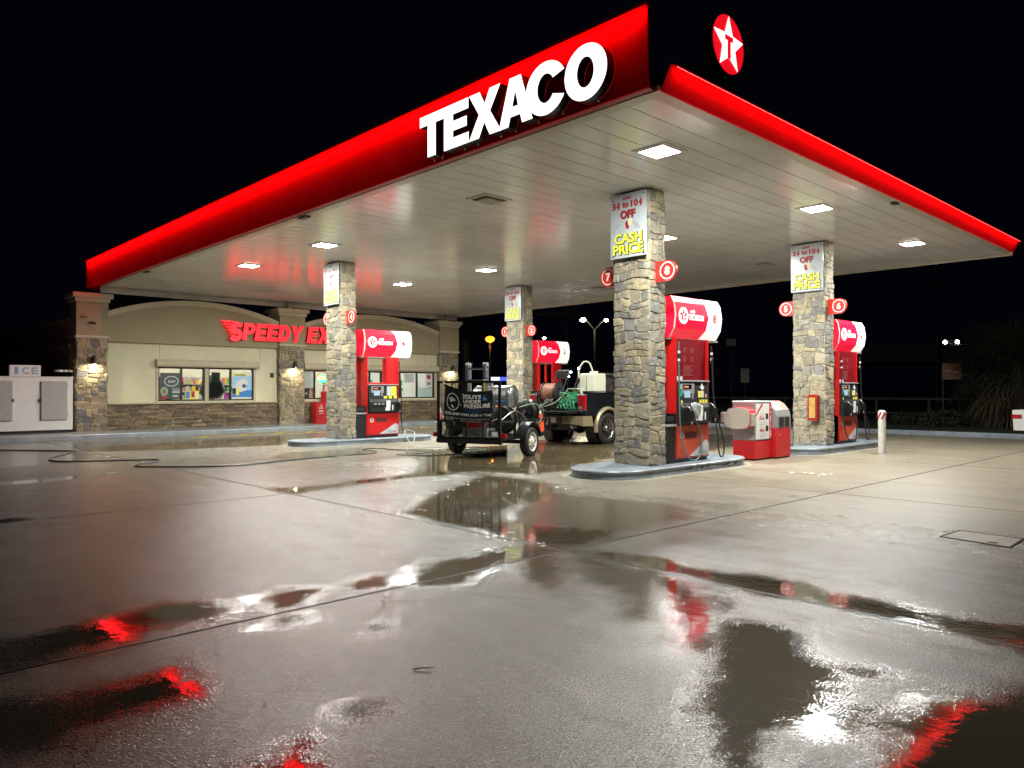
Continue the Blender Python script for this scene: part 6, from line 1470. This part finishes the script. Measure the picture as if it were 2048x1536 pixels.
mb.tube([(.05,-.22,1.12),(.05,.22,1.12)], .018, M_dark_steel); mb.tube([(-.22,-.22,.62),(-.22,.22,.62)], .015, M_dark_steel); mb.build('tube_frame', t); mb = MB(); mb.box(-.02,.03,-.20,.20,.88,1.10,M_black); mb.build('panel', t, bevel=.01)
M_gh = mat('hose_green', (.015,.26,.10), .4, var=.3, vscale=20); mb = MB(TKm)
for k in range(16):
    cx_, cy_ = -.85+rg.uniform(-.14,.2), -.44+rg.uniform(-.12,.12); z = .97+.030*k; r = rg.uniform(.16,.30); tl = rg.uniform(-.5,.5); pts = []
    for i in range(22):
        a = 6.283*i/22; q = r*(1+.12*math.sin(3*a+k)); pts.append((cx_+q*.8*math.cos(a), cy_+q*math.sin(a), max(.945, z+tl*.3*q*math.cos(a+k)+.02*math.sin(5*a))))
    mb.tube(pts, .013, M_gh, n=6, closed=True)
for k in range(6): y = -.75+.11*k; mb.tube(smooth_path([(-.9,y,1.36),(-1.15,y+.05,1.30-.05*k),(-1.25,y-.05,1.02),(-1.1,y+.1,.95)],6), .012, M_gh, n=6)
tag(mb.build('green_hose'), 'tangled bright green hose heaped on the open tailgate', 'hose')
t = kthing('small_wheel_reel', 'small black wheeled reel lying at the left of the green hose', 'hose reel', -1.35, .02, 1.10, 0); mb = MB(); mb.lathe([(.05,-.05),(.15,-.05),(.165,0),(.15,.05),(.05,.05)], M_rubber, axis='x', n=24); mb.lathe([(0,-.03),(.06,-.03),(.06,.03),(0,.03)], M_grey, axis='x', n=14); mb.build('wheel', t)
t = kthing('battery_box', 'low black box at the left corner of the pickup bed', 'box', -.85, .70, .93); mb = MB(); mb.box(-.15,.3,-.16,.2,0,.50,M_black); mb.build('case', t, bevel=.02); mb = MB(); mb.tube([(0,-.1,.5),(0,-.05,.62),(0,.1,.62),(0,.15,.5)], .012, M_rubber); mb.build('handle', t)
t = kthing('yellow_funnel', 'yellow funnel and white tray on top of the green hose', 'funnel', -.70, -.42, 1.42); mb = MB(); mb.lathe([(.02,0),(.10,.08),(.12,.10)], M_yellow, n=16); mb.build('cone', t); mb = MB(); mb.box(-.15,.15,-.18,.18,.11,.13,M_paper); mb.build('tray', t)
t = kthing('blue_nozzle_box', 'small blue tub tucked beside the right tail light', 'tub', -.92, -.62, 1.10); mb = MB(); mb.lathe([(0,0),(.07,0),(.085,.10)], mat('tub_blue', (.02,.05,.45), .35), n=16); mb.build('tub', t)
for k, pts in enumerate([[(-1.3,.6,.95),(-1.5,.3,1.0),(-1.35,-.2,1.15),(-.9,-.3,1.5)], [(-1.2,.75,1.0),(-1.6,.35,.96),(-1.3,-.1,1.25)]]):
    mb = MB(TKm); mb.tube(smooth_path(pts,7), .014, mat('hose_greygreen', (.16,.22,.16), .45)); tag(mb.build('bed_hose'), 'grey-green hose running from the brown reel, %s strand' % ('upper' if k == 0 else 'lower'), 'hose', 'loose hoses on the tailgate')

# ---------------- hoses on the ground
def ground_hose(name, pts, r, m, label, z=0.012, lift=None):
    P = [(p[0], p[1], z+(lift[i] if lift else 0)) for i, p in enumerate(pts)]
    mb = MB(); mb.tube(smooth_path(P, 8), r, m, n=8); return tag(mb.build(name), label, 'hose')
hose = [(-5.6,20.4),(-4.10,17.99),(-3.76,17.44),(-2.57,15.93),(-2.56,15.60),(-2.86,14.96),(-3.31,14.13),(-3.51,13.47),(-3.41,12.86),(-2.86,12.44),(-2.16,12.06),(-1.86,11.94),(-1.82,11.65),(-2.08,11.26),(-2.40,11.08),(-2.59,10.78),(-2.51,10.40),(-1.71,9.64),(-0.92,9.40),(0.37,9.74),(1.72,9.89),(2.30,9.87),(2.65,10.11),(2.82,10.56),(2.84,11.04),(3.18,11.25),(3.46,10.98),(3.37,10.61),(3.83,9.93),(4.55,9.67),(5.2,9.3)]
ground_hose('garden_hose', hose, .014, mat('hose_dark_teal', (.03,.06,.055), .22, coat=.6), 'long dark teal garden hose snaking from the left edge to the trailer')
ground_hose('power_hose', [(2.6,9.2),(3.0,8.55),(3.62,8.40),(3.75,7.70),(4.1,7.2),(3.95,6.95),(3.6,7.0)], .010, M_rubber, 'thin black hose curving on the ground under the trailer gate', lift=[0,0,0,0,.0,.15,.42])
M_pale = mat('hose_pale', (.38,.40,.34), .4)
ground_hose('wash_hose', [(3.55,10.1),(4.09,10.9),(4.6,11.3),(4.9,11.7),(4.75,11.9),(4.5,11.5),(4.3,10.9),(4.5,10.5),(5.0,10.3),(4.9,9.9),(4.2,9.6),(3.4,9.25),(2.95,9.3),(3.3,9.7),(4.2,9.75),(4.8,10.2)], .011, M_pale, 'pale hose in loose loops on the ground before pump 4', lift=[0,0,.1,.34,.38,.25,.05,0,0,0,0,0,0,0,0,0])
ground_hose('coil_hose', [(4.2,8.9),(4.7,9.4),(5.1,9.1),(4.8,8.6),(4.3,8.7),(4.5,9.2)], .010, mat('hose_pale_teal', (.12,.2,.18), .4), 'small teal coil of hose under the trailer')

# ================================================================== BACKGROUND
M_pole = mat('pole_grey', (.035,.035,.035), .7)
def lamp_mat(n, c, e): return mat(n, c, .5, emit=e, ecol=c)
M_lw = lamp_mat('street_light_white', (1,.97,.85), 55); M_ly = lamp_mat('street_light_warm', (1,.84,.45), 60); M_lo = lamp_mat('sodium_orange', (1,.30,.02), 3.2)
def street_lamp(x, y, h, heads, label, r=.09, group='street lamps in the distance'):
    t = thing('street_lamp', label, 'street lamp', (x, y, 0), 0, group); mb = MB(); mb.cyl((0,0,0),(0,0,h-.9 if len(heads) > 1 else h),r,M_pole,r2=r*.6,n=10); mb.build('pole', t)
    for (dx, dy, dz, m_, s) in heads:
        mb = MB(); mb.tube([(0,0,h-.9 if len(heads) > 1 else h-.1),(dx*.6,dy*.6,h+dz-.15),(dx,dy,h+dz+.05)], r*.45, M_pole); mb.build('arm', t)
        mb = MB(); mb.lathe([(0,-.13*s),(.13*s,-.10*s),(.19*s,0),(.13*s,.08*s),(0,.11*s)], m_, c=(dx,dy,h+dz), n=14); mb.build('lamp', t)
        if x < 50: point_lamp('lamp_light', t, (dx,dy,h+dz-.5), .3, 320 if len(heads) > 1 else 350, (1,.84,.5) if len(heads) > 1 else (1,.35,.05))
street_lamp(46.2,40.3,8.0,[(-.8,.72,.05,M_ly,1.5),(.8,-.75,0,M_lw,1.1)],'double-arm street lamp with one warm and one white head, left of the pump 8 column')
street_lamp(32.47,39.5,5.6,[(0,0,0,M_lo,2.1)],'single orange sodium lamp between the shop and the pump 2 column')
street_lamp(71.5,71.4,9.1,[(0,0,0,M_lw,1.3)],'far white street lamp just above the lit sign of pump 2')
street_lamp(82.7,74.6,5.0,[(0,0,0,M_lw,1.2)],'far white lamp above the pickup cab')
street_lamp(81.7,75.5,4.4,[(0,0,0,M_lw,1.0)],'faint far lamp left of the one above the pickup cab')
street_lamp(51.8,48.8,2.95,[(0,0,0,M_lw,1.0)],'low bright white lamp seen left of the pickup cab')
street_lamp(52.8,47.8,2.45,[(0,0,0,M_lw,.8)],'small low lamp seen through the pickup cab outline')
for (x, y, h, l) in ((58.4,15.0,14,'tall thin bare pole above the dark road on the right'),(60.5,57,15,'tall thin pole rising left of the double-arm street lamp')):
    t = thing('mast', l, 'pole', (x,y,0), 0, 'tall thin poles'); mb = MB(); mb.cyl((0,0,0),(0,0,h),.13,M_pole,n=8); mb.build('shaft', t)
# car headlights on the overpass
t = thing('overpass', 'dark concrete highway overpass crossing behind the road on the right', 'bridge', (84,20,0)); M_conc = mat('overpass_concrete', (.32,.31,.28), .9, var=.2, vscale=.3)
A = Vector((77.4,24.5)); B = Vector((87,15.5)); dv = (B-A).normalized(); nv = Vector((-dv.y, dv.x))
if nv.x < 0: nv = -nv
mb = MB(Matrix.Translation((-84,-20,0))); c0 = A-dv*7; c1 = B+dv*40
for (z0, z1, o, w) in ((4.4,5.4,0,12),(5.4,6.1,-.1,.3)):
    q = [c0+nv*o, c1+nv*o, c1+nv*(o+w), c0+nv*(o+w)]; mb.prism([tuple(v) for v in q], lambda u,v,d: (u,v,d), z0, z1, M_conc)
mb.build('deck', t)
for k in (2,22,42): mb = MB(Matrix.Translation((-84,-20,0))); p = c0+dv*k+nv*6; mb.cyl((p.x,p.y,0),(p.x,p.y,4.4),.8,M_conc,n=14); mb.build('pillar', t)
t = thing('distant_car', 'distant car with bright headlights on the overpass', 'car', (92.5,24,6.1)); mb = MB(Matrix.Rotation(R(225),4,'Z')); mb.prism([(-2,0),(2,0),(2.1,.6),(1.2,.8),(.6,1.35),(-1.2,1.35),(-2,.8)], lambda u,v,d: (u,d,v), -.85,.85, M_black); mb.build('body', t, bevel=.05)
for s in (-1,1): mb = MB(Matrix.Rotation(R(195),4,'Z')); mb.lathe([(0,-.05),(.2,-.04),(.2,.04),(0,.05)], M_lw, c=(2.15,s*.62,.95), axis='x', n=12); mb.build('headlight', t)
# lit sign blocks far behind the trailer
t = thing('lit_sign', 'tiny blue and white lit sign far beyond the trailer', 'sign', (60,68.5,3)); mb = MB(Matrix.Rotation(R(-43),4,'Z')); mb.box(-1.2,0,-.1,.1,-.25,.25,lamp_mat('far_white', (.8,.85,1), 1.4)); mb.box(0,1.2,-.1,.1,-.25,.25,lamp_mat('far_blue', (.08,.12,1), 1.4)); mb.box(-.1,.1,-.05,.05,-3,-.25,M_pole); mb.build('panel', t)
# dark road signs
def rsign(x, y, zc, w, h, zp, m_, label, strip=False):
    t = thing('road_sign', label, 'road sign', (x,y,0), 0, 'dark road signs by the road'); X = Matrix.Rotation(R(-50),4,'Z'); mb = MB(X); mb.cyl((-w*.45 if strip else 0,.03,0),(-w*.45 if strip else 0,.03,zc),.035,M_pole,n=8); mb.build('post', t)
    mb = MB(X); mb.box(-w/2,w/2,-.015,.015,zc-h/2,zc+h/2,m_); mb.build('panel', t, bevel=.01)
    if strip: mb = MB(X); mb.tube([(-w*.35,-.02,zc+.04),(0,-.022,zc-.02),(w*.38,-.02,zc-.03)], .025, M_white); mb.build('torn_strip', t)
M_brown = mat('sign_brown', (.33,.17,.11), .5, var=.2); M_sback = mat('sign_back', (.42,.42,.36), .5)
rsign(25.9,4.45,2.22,.75,.66,0,M_brown,'brown square sign with a pale torn strip beyond the bollard',True)
rsign(33.6,17.85,2.35,.50,.85,0,M_sback,'tall pale sign on a dark pole between the price board columns'); rsign(33.0,18.4,4.35,.55,.40,0,M_sback,'small pale sign high behind pump 8'); 
# fence / guard rail beyond the verge
M_fdim = mat('fence_dim', (.045,.045,.042), .9); t = thing('guard_fence', 'dim post and rail fence along the road behind the bollard', 'fence', (30,12,0)); 
for k in range(9): mb = MB(); y = -10+2.3*k; mb.box(-.06,.06,y-.06,y+.06,0,1.15,M_fdim); mb.build('post', t)
mb = MB(); mb.box(-.03,.03,-10,8.5,1.02,1.12,M_fdim); mb.box(-.03,.03,-10,8.5,.35,.45,M_fdim); mb.build('rail', t)
# overhead wire
t = thing('overhead_wire', 'thin sagging overhead wire across the dark sky on the right', 'wire', (45,15,9)); mb = MB(Matrix.Translation((-45,-15,-9))); mb.tube([(36,45,8.0),(40,30,7.7),(44,15,8.0),(48,0,8.9),(52,-15,10.3)], .03, M_black, n=5); mb.build('cable', t)
# palms and shrubs
M_frond = mat('frond_green', (.028,.036,.015), .7, var=.4, vscale=3); M_frond2 = mat('frond_dry', (.075,.06,.034), .8, var=.4, vscale=3); M_trunk = mat('palm_trunk', (.13,.09,.06), .9, var=.4, vscale=8, bump=.8, bscale=12)
def palm(x, y, h, r, n, label, skirt=True, seed=1):
    rp = random.Random(seed); t = thing('palm_tree', label, 'palm tree', (x,y,0), 0, 'palm trees'); mb = MB(); mb.tube([(0,0,0),(.05,0,h*.5),(0,.04,h)], [.24,.20,.17], M_trunk, n=12); mb.build('trunk', t); mb = MB()
    for k in range(n):
        az = rp.uniform(0,6.283); el = rp.uniform(-75,70) if skirt else rp.uniform(-35,75); e = R(el); L_ = r*rp.uniform(.75,1.1); m_ = M_frond2 if el < -20 else M_frond
        o = Vector((.12*math.cos(az), .12*math.sin(az), h+rp.uniform(-.3,.1))); d = Vector((math.cos(az)*math.cos(e), math.sin(az)*math.cos(e), math.sin(e)))
        stem = [o+d*(L_*.5*f)+Vector((0,0,-.10*L_*f*f)) for f in (0,.5,1)]; mb.tube(stem, .012, m_, n=4)
        tip = stem[-1]; sd = d.cross(Vector((0,0,1))).normalized() if abs(d.z) < .98 else Vector((1,0,0)); up = sd.cross(d)
        for q in range(22):
            a = R(-80+160*q/21); dd = (d*math.cos(a)+sd*math.sin(a)+up*rp.uniform(-.15,.15)).normalized(); l2 = L_*.55*(.75+.25*math.cos(a))*rp.uniform(.85,1.1)
            p1 = tip+dd*l2*.6; p2 = tip+dd*l2+Vector((0,0,-.22*l2)); w = dd.cross(up).normalized()*.022
            mb.add([tip, p1+w, p2, p1-w], [(0,1,2,3)], m_)
    mb.build('crown', t)
palm(25.3,2.1,2.5,2.5,130,'low shaggy fan palm in the dark at the right edge', True, 3)
palm(21.4,29.3,5.3,1.1,40,'thin palm trunk with small crown right behind the shop corner', True, 4)
def shrub(x, y, r, h, seed, label):
    rp = random.Random(seed); t = thing('shrub', label, 'shrub', (x,y,0), 0, 'dark shrubs on the verge'); mb = MB()
    for k in range(5): a = 6.283*k/5; mb.tube([(0,0,0),(.3*r*math.cos(a),.3*r*math.sin(a),h*.6)], .02, M_trunk, n=5)
    mb.build('stem', t); mb = MB()
    for k in range(900):
        a = rp.uniform(0,6.283); q = r*math.sqrt(rp.random()); z = h*(.15+.85*rp.random())*(1-.45*(q/r)**2); p = Vector((q*math.cos(a), q*math.sin(a), z)); u = Vector((rp.gauss(0,1),rp.gauss(0,1),rp.gauss(0,1))).normalized()*.09; v = u.cross(Vector((rp.gauss(0,1),rp.gauss(0,1),rp.gauss(0,1)))).normalized()*.04
        mb.add([p-u,p+v,p+u,p-v], [(0,1,2,3)], M_frond)
    mb.build('foliage', t)
shrub(24.6,4.4,.9,.75,1,'low dark shrub at the foot of the brown sign'); shrub(25.6,5.9,.8,.6,2,'low dark shrub left of the brown sign'); shrub(27.2,3.6,1.3,1.9,3,'tall dark bush between the brown sign and the palm')
# parked white car cut by the right edge
t = thing('parked_car', 'white car at the right edge, only its rear corner in view', 'car', (18.15,-1.85,0), R(-90))
X = None; mb = MB(); P = [(-2.25,.35),(2.2,.32),(2.25,.65),(1.3,.86),(.6,1.32),(-1.0,1.36),(-1.75,.95),(-2.28,.92)]
mb.prism(P, lambda u,v,d: (u,d,v), -.82,.82, mat('car_white', (.65,.65,.64), .2, coat=.8)); mb.build('body', t, bevel=.06, segs=3); mb = MB(); mb.prism([(-1.45,.98),(-.95,1.30),(.52,1.27),(1.05,.92)], lambda u,v,d: (u,d,v), -.83,.83, M_tint); mb.build('glass', t)
for s in (-1,1):
    mb = MB(); mb.box(-2.30,-2.05,s*.55,s*.84,.68,.80,MATS['lamp_red_lens']); mb.build('tail_light', t, bevel=.01)
    for ax in (-1.4,1.4): mb = MB(); wheel_mesh(mb, .32, .2, M_steel, 6, tread=False); rim_mesh(mb, .32, .2, M_steel, 8, s=-s); o = mb.build('wheel', t); o.location = (ax,s*.75,.32)
